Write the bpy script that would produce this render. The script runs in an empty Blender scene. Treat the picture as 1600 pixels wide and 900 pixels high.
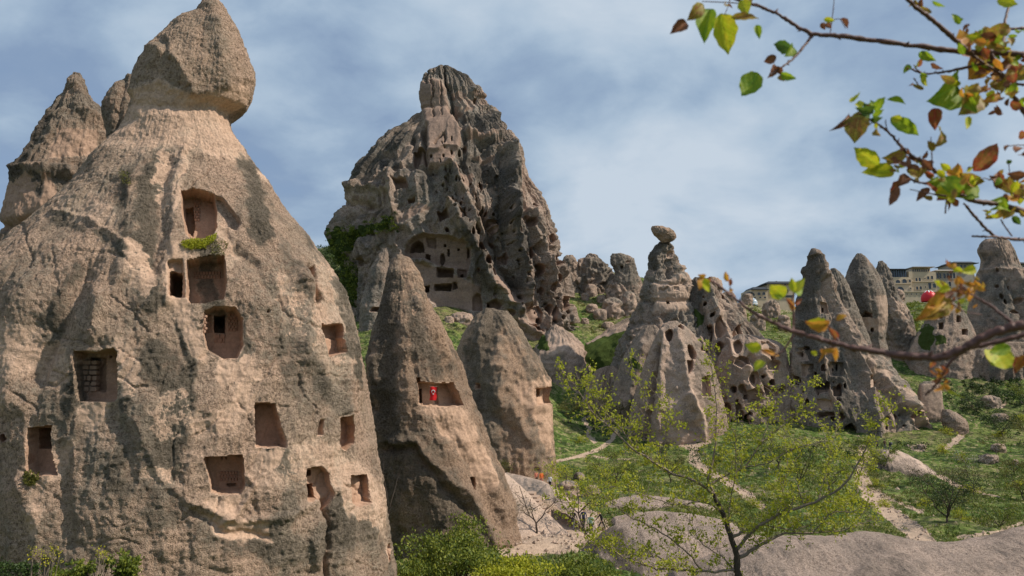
import bpy, math, random
import numpy as np
from mathutils import Vector, Matrix
random.seed(7); rng = np.random.default_rng(7)
S = bpy.context.scene
COL = S.collection
R = math.radians
# ---------------------------------------------------------------- camera
F = 1155.0                    # focal length in photograph pixels (1600 wide)
PITCH = math.atan(150 / F)
cp, sp = math.cos(PITCH), math.sin(PITCH)
cam = bpy.data.cameras.new('camera'); cam.sensor_width = 36; cam.lens = F / 1600 * 36
cam.clip_start = 0.05; cam.clip_end = 12000
cam.dof.use_dof = True; cam.dof.focus_distance = 60; cam.dof.aperture_fstop = 7.5
co = bpy.data.objects.new('camera', cam); COL.objects.link(co)
co.rotation_euler = (math.pi / 2 + PITCH, 0, 0); S.camera = co
# ---------------------------------------------------------------- light
TO_SUN = Vector((0.87, -0.17, 0.84)).normalized()
sun = bpy.data.lights.new('sun', 'SUN'); sun.energy = 4.4; sun.angle = R(0.9); sun.color = (1.0, 0.90, 0.76)
so = bpy.data.objects.new('sun', sun); COL.objects.link(so)
so.rotation_euler = TO_SUN.to_track_quat('Z', 'Y').to_euler()
S.view_settings.view_transform = 'Standard'; S.view_settings.look = 'None'
S.view_settings.exposure = 0.22; S.view_settings.gamma = 1
W = bpy.data.worlds.new('World'); S.world = W; W.use_nodes = True
nt = W.node_tree; nt.nodes.clear()
def nd(t, typ, **kw):
    n = t.nodes.new(typ)
    for k, v in kw.items():
        if k.startswith('i_'): n.inputs[k[2:].replace('_', ' ')].default_value = v
        else: setattr(n, k, v)
    return n
def lk(t, a, b): t.links.new(a, b)
def math_(t, op, a, b=None, c=None, clamp=False):
    n = t.nodes.new('ShaderNodeMath'); n.operation = op; n.use_clamp = clamp
    for i, v in enumerate((a, b, c)):
        if v is None: continue
        if isinstance(v, (int, float)): n.inputs[i].default_value = v
        else: t.links.new(v, n.inputs[i])
    return n.outputs[0]
def mixc(t, f, a, b, typ='MIX'):
    n = t.nodes.new('ShaderNodeMix'); n.data_type = 'RGBA'; n.blend_type = typ; n.clamp_factor = True
    for i, v in ((0, f), (6, a), (7, b)):
        if isinstance(v, (int, float)): n.inputs[i].default_value = v
        elif isinstance(v, tuple): n.inputs[i].default_value = (*v, 1) if len(v) == 3 else v
        else: t.links.new(v, n.inputs[i])
    return n.outputs[2]
def ramp(t, src, pts):
    n = t.nodes.new('ShaderNodeValToRGB'); cr = n.color_ramp
    while len(cr.elements) < len(pts): cr.elements.new(0.5)
    for e, (p, c) in zip(cr.elements, pts):
        e.position = p; e.color = (c, c, c, 1) if isinstance(c, (int, float)) else (*c, 1)
    t.links.new(src, n.inputs[0]); return n.outputs[0]
sky = nd(nt, 'ShaderNodeTexSky', sky_type='NISHITA', sun_disc=False)
sky.sun_elevation = math.asin(TO_SUN.z); sky.sun_rotation = math.atan2(TO_SUN.x, TO_SUN.y)
sky.air_density = 1.0; sky.dust_density = 0.6; sky.altitude = 1300
tc = nd(nt, 'ShaderNodeTexCoord')
sx = nd(nt, 'ShaderNodeSeparateXYZ'); lk(nt, tc.outputs['Generated'], sx.inputs[0])
zz = math_(nt, 'ADD', math_(nt, 'MAXIMUM', sx.outputs[2], 0.0), 0.42)
cx = nd(nt, 'ShaderNodeCombineXYZ')
lk(nt, math_(nt, 'DIVIDE', sx.outputs[0], zz), cx.inputs[0]); lk(nt, math_(nt, 'DIVIDE', sx.outputs[1], zz), cx.inputs[1])
mp = nd(nt, 'ShaderNodeMapping'); mp.inputs['Location'].default_value = (3.1, 1.7, 0); mp.inputs['Scale'].default_value = (0.95, 1.1, 1); mp.inputs['Rotation'].default_value = (0, 0, 0.35)
lk(nt, cx.outputs[0], mp.inputs[0])
n1 = nd(nt, 'ShaderNodeTexNoise', i_Scale=1.25, i_Detail=4.0, i_Roughness=0.5, i_Distortion=0.3); lk(nt, mp.outputs[0], n1.inputs['Vector'])
n2 = nd(nt, 'ShaderNodeTexNoise', i_Scale=4.2, i_Detail=7.0, i_Roughness=0.55, i_Distortion=0.2); lk(nt, mp.outputs[0], n2.inputs['Vector'])
dens = math_(nt, 'ADD', math_(nt, 'MULTIPLY', n1.outputs[0], 0.60), math_(nt, 'MULTIPLY', n2.outputs[0], 0.40))
cover = ramp(nt, dens, [(0.34, 0.6), (0.42, 0.95), (0.48, 1.0)])
cloudc = ramp(nt, dens, [(0.40, (2.25, 3.1, 4.45)), (0.455, (2.8, 3.75, 5.0)), (0.51, (3.65, 4.6, 5.7)), (0.60, (4.8, 5.55, 6.4))])
bluec = mixc(nt, 1.0, sky.outputs[0], (1.0, 1.0, 1.0), 'MULTIPLY')
fin = mixc(nt, cover, bluec, cloudc)
bg = nd(nt, 'ShaderNodeBackground'); bg.inputs[1].default_value = 0.1
lk(nt, fin, bg.inputs[0]); ow = nd(nt, 'ShaderNodeOutputWorld'); lk(nt, bg.outputs[0], ow.inputs[0])
# ---------------------------------------------------------------- maths
def at(px, py, D):
    cy = (450 - py) / F
    dy = cp - cy * sp; dz = sp + cy * cp
    return (np.asarray((px - 800) / F * D / dy), D + 0 * px, D * dz / dy)
def pt(px, py, D):
    a = at(float(px), float(py), float(D)); return Vector((float(a[0]), float(D), float(a[2])))
def proj(P):
    f = P[:, 1] * cp + P[:, 2] * sp; u = -P[:, 1] * sp + P[:, 2] * cp
    f = np.maximum(f, 1e-3)
    return 800 + F * P[:, 0] / f, 450 - F * u / f
_t = np.random.default_rng(11).permutation(512).astype(np.int64) & 255
_perm = np.concatenate([np.random.default_rng(3).permutation(256)] * 4).astype(np.int64)
_val = (np.random.default_rng(5).random(256).astype(np.float32) * 2 - 1)
def vnoise(P, seed=0):
    P = P + seed * 17.37
    I = np.floor(P).astype(np.int64); f = (P - I).astype(np.float32)
    u = f * f * f * (f * (f * 6 - 15) + 10)
    I &= 255
    x0 = I[:, 0]; x1 = (x0 + 1) & 255; y0 = I[:, 1]; y1 = (y0 + 1) & 255; z0 = I[:, 2]; z1 = (z0 + 1) & 255
    def h(x, y, z): return _val[_perm[_perm[_perm[x] + y] + z]]
    ux, uy, uz = u[:, 0], u[:, 1], u[:, 2]
    a = h(x0, y0, z0) * (1 - ux) + h(x1, y0, z0) * ux
    b = h(x0, y1, z0) * (1 - ux) + h(x1, y1, z0) * ux
    c = h(x0, y0, z1) * (1 - ux) + h(x1, y0, z1) * ux
    d = h(x0, y1, z1) * (1 - ux) + h(x1, y1, z1) * ux
    return (a * (1 - uy) + b * uy) * (1 - uz) + (c * (1 - uy) + d * uy) * uz
def fbm(P, s, o=4, seed=0, g=0.5, ridge=False):
    r = 0; a = 1; P = P * s; t = 0
    for i in range(o):
        v = vnoise(P, seed + i * 3)
        if ridge: v = 1 - 2 * np.abs(v)
        r = r + a * v; t += a; a *= g; P = P * 2.03
    return r / t
def worley(P, s, seed=0, cell=False):
    P = P * s + seed * 5.1; I = np.floor(P).astype(np.int64); f1 = np.full(len(P), 9.0); f2 = f1.copy(); cv = np.zeros(len(P))
    for dx in (-1, 0, 1):
        for dy in (-1, 0, 1):
            for dz in (-1, 0, 1):
                J = I + (dx, dy, dz); K = J & 255
                hh = _perm[_perm[_perm[K[:, 0]] + K[:, 1]] + K[:, 2]]
                o = np.stack([_val[hh], _val[(hh + 71) & 255], _val[(hh + 139) & 255]], 1) * 0.45 + 0.5
                d = np.sqrt(((J + o - P) ** 2).sum(1))
                cv = np.where(d < f1, _val[(hh + 29) & 255], cv); f2 = np.minimum(f2, np.maximum(f1, d)); f1 = np.minimum(f1, d)
    return (f1, f2, cv) if cell else (f1, f2)
def sstep(a, b, x):
    t = np.clip((x - a) / (b - a), 0, 1); return t * t * (3 - 2 * t)
def poly_sd(poly, x, y):      # signed distance to a polygon, positive inside
    poly = np.asarray(poly, float); n = len(poly); d = np.full(x.shape, 1e9); ins = np.zeros(x.shape, bool)
    for i in range(n):
        ax, ay = poly[i]; bx, by = poly[(i + 1) % n]; ex, ey = bx - ax, by - ay
        t = np.clip(((x - ax) * ex + (y - ay) * ey) / (ex * ex + ey * ey + 1e-9), 0, 1)
        d = np.minimum(d, np.hypot(x - ax - t * ex, y - ay - t * ey))
        c = ((ay > y) != (by > y)) & (x < (bx - ax) * (y - ay) / (by - ay + 1e-12) + ax)
        ins ^= c
    return np.where(ins, d, -d)
def line_d(pts, x, y):
    d = np.full(x.shape, 1e9)
    for (ax, ay), (bx, by) in zip(pts[:-1], pts[1:]):
        ex, ey = bx - ax, by - ay
        t = np.clip(((x - ax) * ex + (y - ay) * ey) / (ex * ex + ey * ey + 1e-9), 0, 1)
        d = np.minimum(d, np.hypot(x - ax - t * ex, y - ay - t * ey))
    return d
def rect(x0, y0, x1, y1): return [(x0, y0), (x1, y0), (x1, y1), (x0, y1)]
def oval(cx, cy, rx, ry, rot=0, n=14):
    c, s = math.cos(R(rot)), math.sin(R(rot)); o = []
    for i in range(n):
        a = 2 * math.pi * i / n; x = rx * math.cos(a); y = ry * math.sin(a); o.append((cx + x * c - y * s, cy + x * s + y * c))
    return o
def arch(x0, y0, x1, y1):
    r = (x1 - x0) / 2; h = min(r, (y1 - y0) * 0.5); o = [(x1, y1), (x0, y1)]
    for i in range(7):
        a = math.pi - math.pi * i / 6; o.append(((x0 + x1) / 2 + r * math.cos(a), y0 + h - h * math.sin(a)))
    return o
# ---------------------------------------------------------------- object helpers
def link(o, parent=None):
    COL.objects.link(o)
    if parent is not None: o.parent = parent
    return o
def tag(o, label=None, cat=None, group=None, kind=None):
    if label: o['label'] = label
    if cat: o['category'] = cat
    if group: o['group'] = group
    if kind: o['kind'] = kind
    return o
def thing(name, label, cat, loc=(0, 0, 0), group=None, rz=0):
    o = bpy.data.objects.new(name, None); o.empty_display_size = 0.2; o.location = loc; o.rotation_euler = (0, 0, rz)
    link(o); return tag(o, label, cat, group)
def mesh_np(name, V, faces, mat=None, parent=None, smooth=True, mask=None, matidx=None):
    """V (n,3); faces: array (m,k) or list of such arrays"""
    me = bpy.data.meshes.new(name); V = np.asarray(V, np.float32)
    if not isinstance(faces, list): faces = [faces]
    faces = [np.asarray(f, np.int32) for f in faces if len(f)]
    me.vertices.add(len(V)); me.vertices.foreach_set('co', V.ravel())
    L = np.concatenate([f.ravel() for f in faces]); me.loops.add(len(L)); me.loops.foreach_set('vertex_index', L)
    tot = np.concatenate([np.full(len(f), f.shape[1], np.int32) for f in faces]); st = np.concatenate([[0], np.cumsum(tot)[:-1]]).astype(np.int32)
    me.polygons.add(len(tot)); me.polygons.foreach_set('loop_start', st); me.polygons.foreach_set('loop_total', tot)
    if matidx is not None: me.polygons.foreach_set('material_index', np.asarray(matidx, np.int32))
    me.update(calc_edges=True)
    me.polygons.foreach_set('use_smooth', np.full(len(tot), smooth))
    if mask is not None:
        a = me.color_attributes.new('mask', 'FLOAT_COLOR', 'POINT')
        m = np.ones((len(V), 4), np.float32); m[:, :mask.shape[1]] = mask; a.data.foreach_set('color', m.ravel())
    if mat is not None:
        for m in (mat if isinstance(mat, (list, tuple)) else [mat]): me.materials.append(m)
    o = bpy.data.objects.new(name, me); link(o, parent); return o
class MB:
    def __init__(s): s.V = []; s.F = {}; s.n = 0; s.M = {}
    def add(s, V, F_, m=0):
        F_ = np.asarray(F_, np.int32); k = F_.shape[1]
        s.F.setdefault(k, []).append(F_ + s.n); s.M.setdefault(k, []).append(np.full(len(F_), m)); V = np.asarray(V, float); s.V.append(V); s.n += len(V)
    def box(s, c, size, rot=None, m=0, taper=1.0):
        V = np.array([[x, y, z] for x in (-.5, .5) for y in (-.5, .5) for z in (-.5, .5)], float)
        V[:, :2] *= np.where(V[:, 2:] > 0, taper, 1.0)
        V *= np.asarray(size, float)
        if rot is not None: V = V @ np.array(rot).T
        s.add(V + np.asarray(c, float), [(0, 1, 3, 2), (4, 6, 7, 5), (0, 4, 5, 1), (2, 3, 7, 6), (0, 2, 6, 4), (1, 5, 7, 3)], m)
    def tube(s, P, r, n=6, m=0, cap=True):
        P = np.asarray(P, float); k = len(P); r = np.broadcast_to(np.asarray(r, float), (k,))
        T = np.gradient(P, axis=0); T /= np.linalg.norm(T, axis=1)[:, None] + 1e-9
        up = np.array([0.31, 0.52, 0.79]); A = np.cross(T, up); A /= np.linalg.norm(A, axis=1)[:, None] + 1e-9; B = np.cross(T, A)
        th = np.arange(n) * 2 * math.pi / n
        V = P[:, None] + r[:, None, None] * (np.cos(th)[None, :, None] * A[:, None] + np.sin(th)[None, :, None] * B[:, None])
        i = np.arange(k - 1)[:, None] * n; j = np.arange(n)[None]; j2 = (j + 1) % n
        Fq = np.stack([i + j, i + j2, i + n + j2, i + n + j], -1).reshape(-1, 4)
        s.add(V.reshape(-1, 3), Fq, m)
        if cap:
            s.add(V[-1], [list(range(n))], m); s.add(V[0], [list(range(n))[::-1]], m)
    def build(s, name, mat, parent=None, smooth=True, label=None, mask=None):
        ks = list(s.F); fs = [np.concatenate(s.F[k]) for k in ks]; mi = np.concatenate([np.concatenate(s.M[k]) for k in ks])
        return mesh_np(name, np.concatenate(s.V), fs, mat, parent, smooth, mask, mi)
# ---------------------------------------------------------------- materials
def newmat(name, rough=0.9, spec=0.2):
    m = bpy.data.materials.new(name); m.use_nodes = True; t = m.node_tree; b = t.nodes['Principled BSDF']
    b.inputs['Roughness'].default_value = rough; b.inputs['Specular IOR Level'].default_value = spec
    return m, t, b
def noise(t, vec, scale, det=4.0, rough=0.55, dist=0.0):
    n = nd(t, 'ShaderNodeTexNoise', i_Scale=scale, i_Detail=det, i_Roughness=rough, i_Distortion=dist); lk(t, vec, n.inputs['Vector']); return n.outputs[0]
def rockmat(name, s, tan, tan2, grey, dark, bias=0.0, strata=0.0, bump=1.0, speck=1.0, fresh=(0.50, 0.335, 0.24)):
    m, t, b = newmat(name, 0.95, 0.1)
    g = nd(t, 'ShaderNodeNewGeometry').outputs['Position']
    at_ = nd(t, 'ShaderNodeAttribute', attribute_name='mask'); sp_ = nd(t, 'ShaderNodeSeparateColor'); lk(t, at_.outputs[0], sp_.inputs[0])
    fr0, dk, gr = sp_.outputs[0], sp_.outputs[1], sp_.outputs[2]
    mpn = nd(t, 'ShaderNodeMapping'); mpn.inputs['Scale'].default_value = (1, 1, 0.45); lk(t, g, mpn.inputs[0]); gv = mpn.outputs[0]
    a = noise(t, gv, 0.22 * s, 5, 0.6, 0.6); c = noise(t, g, 1.3 * s, 6, 0.65, 0.3); e = noise(t, g, 9 * s, 4, 0.7); h = noise(t, g, 30 * s, 3, 0.7)
    fr = math_(t, 'ADD', fr0, math_(t, 'MULTIPLY', math_(t, 'SUBTRACT', c, 0.5), 1.5)); fr = math_(t, 'ADD', fr, math_(t, 'MULTIPLY', math_(t, 'SUBTRACT', e, 0.5), 0.8))
    fr = math_(t, 'MAXIMUM', ramp(t, fr, [(0.44, 0), (0.58, 1)]), ramp(t, fr0, [(0.97, 0), (0.995, 1)]))
    base = mixc(t, ramp(t, noise(t, gv, 0.5 * s, 4, 0.6), [(0.38, 0), (0.62, 1)]), tan, tan2)
    gf = math_(t, 'ADD', math_(t, 'MULTIPLY', a, 0.55), math_(t, 'MULTIPLY', c, 0.32)); gf = math_(t, 'ADD', gf, math_(t, 'MULTIPLY', e, 0.20))
    gf = math_(t, 'ADD', gf, bias); gf = math_(t, 'ADD', gf, math_(t, 'MULTIPLY', dk, 0.15)); gf = math_(t, 'SUBTRACT', gf, math_(t, 'MULTIPLY', fr, 0.25))
    gf = ramp(t, gf, [(0.49, 0), (0.57, 1)])
    df = math_(t, 'ADD', math_(t, 'MULTIPLY', noise(t, gv, 0.6 * s, 5, 0.65, 0.5), 0.6), math_(t, 'MULTIPLY', h, 0.4)); df = math_(t, 'ADD', df, math_(t, 'MULTIPLY', dk, 0.14)); df = ramp(t, df, [(0.50, 0), (0.60, 1)])
    gcol = mixc(t, df, grey, dark)
    col = mixc(t, math_(t, 'MULTIPLY', gf, 0.92), base, gcol)
    col = mixc(t, math_(t, 'MULTIPLY', fr, 0.85), col, mixc(t, ramp(t, c, [(0.35, 0), (0.65, 1)]), fresh, tuple(x * 0.78 for x in fresh)))
    spk = ramp(t, math_(t, 'ADD', math_(t, 'MULTIPLY', e, 0.55), math_(t, 'MULTIPLY', h, 0.45)), [(0.38, 1 - 0.72 * speck), (0.49, 1.0), (0.62, 1 + 0.55 * speck)])
    spk = mixc(t, math_(t, 'MULTIPLY', fr0, 0.70), spk, (1, 1, 1))
    col = mixc(t, 1.0, col, spk, 'MULTIPLY')
    if strata:
        ms = nd(t, 'ShaderNodeMapping'); ms.inputs['Scale'].default_value = (0.04, 0.04, 1.0); lk(t, g, ms.inputs[0])
        st = ramp(t, noise(t, ms.outputs[0], 0.9 * s, 4, 0.7), [(0.35, 1 - strata), (0.6, 1.0)]); col = mixc(t, 1.0, col, st, 'MULTIPLY')
    grn = mixc(t, e, (0.035, 0.058, 0.016), (0.09, 0.12, 0.03))
    col = mixc(t, ramp(t, math_(t, 'ADD', gr, math_(t, 'MULTIPLY', math_(t, 'SUBTRACT', c, 0.5), 0.8)), [(0.42, 0), (0.55, 1)]), col, grn)
    lk(t, col, b.inputs['Base Color'])
    hgt = math_(t, 'ADD', math_(t, 'MULTIPLY', e, 1.0), math_(t, 'MULTIPLY', h, 0.7)); hgt = math_(t, 'ADD', hgt, math_(t, 'MULTIPLY', c, 1.3))
    bp = nd(t, 'ShaderNodeBump'); bp.inputs['Distance'].default_value = 0.20 / s
    lk(t, math_(t, 'MULTIPLY', math_(t, 'SUBTRACT', 1.0, math_(t, 'MULTIPLY', fr0, 0.8)), bump), bp.inputs['Strength']); lk(t, hgt, bp.inputs['Height'])
    lk(t, bp.outputs[0], b.inputs['Normal']); return m
def plain(name, col, rough=0.8, var=0.12, scale=6, bump=0.0, spec=0.3, metal=0.0):
    m, t, b = newmat(name, rough, spec); g = nd(t, 'ShaderNodeNewGeometry').outputs['Position']
    n = noise(t, g, scale, 5, 0.6); c = mixc(t, n, tuple(x * (1 - var * 2) for x in col), tuple(min(1, x * (1 + var * 2)) for x in col))
    lk(t, c, b.inputs['Base Color']); b.inputs['Metallic'].default_value = metal
    if bump:
        bp = nd(t, 'ShaderNodeBump'); bp.inputs['Distance'].default_value = bump; lk(t, n, bp.inputs['Height']); lk(t, bp.outputs[0], b.inputs['Normal'])
    return m
def leafmat(name, cols, transl=0.35, rough=0.55):
    m, t, b = newmat(name, rough, 0.3)
    ri = nd(t, 'ShaderNodeNewGeometry').outputs['Random Per Island']
    n = len(cols); c = ramp(t, ri, [(i / max(1, n - 1), cc) for i, cc in enumerate(cols)])
    lk(t, c, b.inputs['Base Color']); tr = nd(t, 'ShaderNodeBsdfTranslucent'); lk(t, c, tr.inputs[0])
    mx = nd(t, 'ShaderNodeMixShader'); mx.inputs[0].default_value = transl
    lk(t, b.outputs[0], mx.inputs[1]); lk(t, tr.outputs[0], mx.inputs[2]); lk(t, mx.outputs[0], t.nodes['Material Output'].inputs[0]); return m
TAN = (0.52, 0.365, 0.272); TAN2 = (0.45, 0.335, 0.252); GREY = (0.305, 0.25, 0.195); DARK = (0.135, 0.117, 0.092)
M = {}
M['near'] = rockmat('weathered_tuff_near', 1.0, TAN, TAN2, GREY, DARK, bias=-0.028, bump=1.0, fresh=(0.52, 0.36, 0.265))
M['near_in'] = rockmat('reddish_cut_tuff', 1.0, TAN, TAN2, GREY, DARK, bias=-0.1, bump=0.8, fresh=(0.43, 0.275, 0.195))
M['mid'] = rockmat('weathered_tuff_mid', 0.8, (0.44, 0.30, 0.21), (0.37, 0.26, 0.19), (0.27, 0.215, 0.165), (0.125, 0.105, 0.082), bias=-0.01, bump=1.0)
M['castle'] = rockmat('castle_tuff', 0.30, (0.44, 0.33, 0.265), (0.38, 0.295, 0.24), (0.285, 0.25, 0.215), (0.125, 0.113, 0.10), bias=-0.02, strata=0.25, bump=0.9, fresh=(0.31, 0.215, 0.17))  # fresh tone darkened: shade of the summit slab put into its colour
M['far'] = rockmat('valley_tuff', 0.42, (0.38, 0.28, 0.22), (0.33, 0.25, 0.20), (0.235, 0.205, 0.172), (0.115, 0.103, 0.09), bias=-0.005, bump=0.8, fresh=(0.43, 0.315, 0.245))
M['rear'] = rockmat('dark_tuff', 0.8, (0.40, 0.28, 0.205), (0.34, 0.245, 0.185), (0.23, 0.19, 0.15), (0.11, 0.095, 0.08), bias=0.0, bump=0.9, fresh=(0.36, 0.24, 0.175))
M['smooth'] = rockmat('smooth_valley_tuff', 0.45, (0.41, 0.295, 0.235), (0.35, 0.26, 0.205), (0.27, 0.215, 0.175), (0.125, 0.105, 0.088), bias=-0.02, bump=0.7, speck=0.75, fresh=(0.46, 0.34, 0.27))
M['bank'] = rockmat('trodden_pale_tuff', 0.9, (0.50, 0.375, 0.30), (0.45, 0.34, 0.27), (0.36, 0.28, 0.22), (0.22, 0.17, 0.135), bias=-0.05, bump=0.6, speck=0.6)
M['mound'] = rockmat('grainy_pink_tuff', 0.9, (0.44, 0.34, 0.285), (0.39, 0.305, 0.255), (0.32, 0.255, 0.215), (0.16, 0.13, 0.11), bias=-0.04, bump=0.9, speck=0.85, fresh=(0.50, 0.38, 0.31))
# ---------------------------------------------------------------- the rock builder
class Feat: pass
def N(poly, depth, edge=1.6, part=True, fresh=1.0, rag=0.8):
    f = Feat(); f.k = 'n'; f.poly = poly; f.depth = depth; f.edge = edge; f.part = part; f.fresh = fresh; f.rag = rag; return f
def RD(pts, w, amp):                                   # ridge (+) or groove (-) along a line, metres
    f = Feat(); f.k = 'r'; f.pts = pts; f.w = w; f.amp = amp; return f
def PA(poly, ch, val=1.0, soft=8, rag=8):               # tint patch: 0 bare stone, 1 dark lichen (painted shade on the mound's flank), 2 moss and grass
    f = Feat(); f.k = 'p'; f.poly = poly; f.ch = ch; f.val = val; f.soft = soft; f.rag = rag; return f
def SM(poly, val=1.0, push=0.0, soft=4):                # smooth worked face, optionally pushed out (metres)
    f = Feat(); f.k = 's'; f.poly = poly; f.val = val; f.push = push; f.soft = soft; return f
def LP(pts, w, ch, val=1.0):
    f = Feat(); f.k = 'l'; f.pts = pts; f.w = w; f.ch = ch; f.val = val; return f
def rock_mesh(prof, D, k=0.85, step=1.5, amp=0.05, rough=0.02, flute=0.0, crag=0.0, feats=(), seed=0, sq=1.0, fs=None, lean=0.0, pit=0.0, ffreq=3.2, bs=15, ext_n=90, jag=0.5, ext=None, soft=0.0):
    prof = list(prof)
    while ext is not None and len(prof) < ext_n:
        y_, l_, r_ = prof[-1]; x0_, _, z_ = at(l_, y_, D); x1_, _, _ = at(r_, y_, D); hw = (x1_ - x0_) / 2; xs_ = np.array([x0_, x1_, (x0_ + x1_) / 2, (x0_ + x1_) / 2, x0_ * .8 + x1_ * .2, x1_ * .8 + x0_ * .2]); ys_ = np.array([D, D, D - hw * k, D, D - hw * k * .7, D - hw * k * .7])
        if z_ < ext(xs_, ys_).min() - 0.6: break
        prof.append((y_ + 8, l_ - 0.4, r_ + 0.4))
    prof = np.asarray(prof, float); top, bot = prof[0, 0], prof[-1, 0]
    ys = np.arange(top, bot + step, step); xl0 = np.interp(ys, prof[:, 0], prof[:, 1]); xr0 = np.interp(ys, prof[:, 0], prof[:, 2])
    def sm(a, n=5):
        w = np.hanning(n + 2)[1:-1]; w /= w.sum(); return np.convolve(np.pad(a, n // 2, mode='reflect', reflect_type='odd'), w, 'valid')
    nsm = int(max(3, min(9, len(ys) // 8))) | 1
    nsm = 3 if jag > 2 else nsm; xl0 = sm(xl0, nsm); xr0 = sm(xr0, nsm)
    if jag:
        q_ = np.stack([ys, 0 * ys + seed * 3.3, 0 * ys], 1); jm = np.minimum(1, (xr0 - xl0) / 40)
        for arr, sd_, sg in ((xl0, 1, 1), (xr0, 2, -1)): arr += sg * jag * jm * (np.round(vnoise(q_ / 17, sd_ + 80) * 2.5) / 2.5 * 0.8 + vnoise(q_ / 5, sd_ + 84) * 0.5)
    bad = xr0 < xl0 + 1; xr0[bad] = xl0[bad] + 1
    wmax = (xr0 - xl0).max(); nf = int(max(16, wmax / step * 1.25)); nb = max(10, nf // 7)
    th = np.concatenate([np.linspace(-math.pi / 2, math.pi / 2, nf), np.linspace(math.pi / 2, 1.5 * math.pi, nb + 2)[1:-1]]); nc = len(th)
    Dr = D + lean * (ys - bot)
    sn, cs = np.sin(th)[None], np.cos(th)[None]
    if sq != 1.0: cs = np.sign(cs) * np.abs(cs) ** sq
    nr = len(ys); size = float((at(xr0.max(), bot, D)[0] - at(xl0.min(), bot, D)[0]))
    def base(xl, xr):
        X0, _, Z = at(xl, ys, Dr); X1, _, _ = at(xr, ys, Dr); a = np.maximum((X1 - X0) / 2, 0.02); c = (X0 + X1) / 2
        bb = np.convolve(np.pad(a, bs // 2, mode='edge'), np.ones(bs) / bs, 'valid') if nr > bs + 5 else a
        bb = (0.5 * bb + 0.5 * a) if bs == 15 else (0.85 * bb + 0.15 * a)
        P = np.stack([c[:, None] + a[:, None] * sn, (Dr[:, None] - bb[:, None] * k * cs), np.repeat(Z[:, None], nc, 1)], -1)
        sl = np.gradient(bb, Z); nx = sn / a[:, None]; ny = -cs / (bb[:, None] * k); l = np.sqrt(nx ** 2 + ny ** 2) + 1e-9
        nz = np.clip(-sl, -1.2, 1.2)[:, None] + 0 * nx; n = np.stack([nx / l, ny / l, nz], -1); n /= np.linalg.norm(n, axis=-1)[..., None]
        return P.reshape(-1, 3), n.reshape(-1, 3), a
    P, n, a = base(xl0, xr0); aa = np.repeat(a, nc)
    s0 = 1.0 / max(size, 1e-3); loc = np.minimum(1.0, (aa / (0.5 * size)) + 0.07)
    sd = seed
    d = amp * size * fbm(P, 2.2 * s0 * 2, 3, sd) * loc
    flu = 0
    if flute:
        ang = np.tile(th, nr); q = np.stack([np.cos(ang) * ffreq, np.sin(ang) * ffreq, P[:, 2] * s0 * 0.9], 1)
        fl = fbm(q, 1.0, 3, sd + 40, ridge=True); flu = flute * size * (fl - 0.3) * loc
    if crag:
        wp = np.stack([fbm(P, s0 * 7, 2, sd + 5 + q) for q in range(3)], 1) * 0.035 * size
        f1, f2, c1_ = worley((P + wp) * (1, 1, 0.42), s0 * 8, sd, True); e = np.minimum(f2 - f1, 0.10) / 0.10
        f1b, f2b, c2_ = worley((P + wp * .6) * (1, 1, 0.5), s0 * 22, sd + 2, True); eb = np.minimum(f2b - f1b, 0.12) / 0.12
        cr = crag * size * (c1_ * e * 0.55 + c2_ * eb * 0.28 + (e - 1) * 0.12) * loc
    else: cr = 0
    cr = cr + flu
    fine = rough * size * (fbm(P, s0 * 14, 3, sd + 9) * 0.7 + fbm(P, s0 * 14, 4, sd + 13, 0.6, True) * 0.45)
    px_m = D / F * step      # metres per grid cell
    fine2 = rough * size * 0.25 * fbm(P, 1 / (px_m * 7), 3, sd + 21, 0.6, True) + px_m * 0.5 * fbm(P, 1 / (px_m * 2.6), 2, sd + 23, 0.7) * (0 if soft else 1)
    if pit:
        p1, _ = worley(P * (1, 1, 0.55), s0 * 22, sd + 7); fine2 = fine2 - pit * size * np.clip(0.33 - p1, 0, 1) * 3
    rr = np.repeat(np.arange(nr), nc)
    xl, xr = xl0.copy(), xr0.copy(); dd = d + cr + fine + fine2
    for it in range(4):
        P, n, a = base(xl, xr); Q = P + n * dd[:, None]; u, v = proj(Q); u = u.reshape(nr, nc); v = v.reshape(nr, nc)
        vm = v[:, [0, nf - 1]].mean(1); o = np.argsort(vm)
        lo = np.interp(ys, vm[o], u.min(1)[o]); hi = np.interp(ys, vm[o], u.max(1)[o])
        w = 13 if nr > 40 else 5
        xl = xl + 0.9 * sm(xl0 - lo, w); xr = xr + 0.9 * sm(xr0 - hi, w); m_ = (xl + xr) / 2; h_ = np.maximum((xr - xl) / 2, 0.4); xl, xr = m_ - h_, m_ + h_
    P, n, a = base(xl, xr); Q = P + n * (d)[:, None]
    u, v = proj(Q); front = np.tile(cs.ravel() > 0.0, nr); x, y = u, v
    jx = 3.0 * vnoise(P / (px_m / step * 14), 71) + 1.5 * vnoise(P / (px_m / step * 5), 72); jy = 3.0 * vnoise(P / (px_m / step * 14), 73) + 1.5 * vnoise(P / (px_m / step * 5), 74)
    mask = np.zeros((len(P), 3), np.float32); smo = np.zeros(len(P)); add = np.zeros(len(P)); nd_ = np.zeros(len(P)); nid = np.full(len(P), -1); parts = []
    nh = n * (1, 1, 0); nh /= np.linalg.norm(nh, axis=1)[:, None] + 1e-9
    vw = Q * (1, 1, 0); vw /= np.linalg.norm(vw, axis=1)[:, None] + 1e-9
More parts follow.
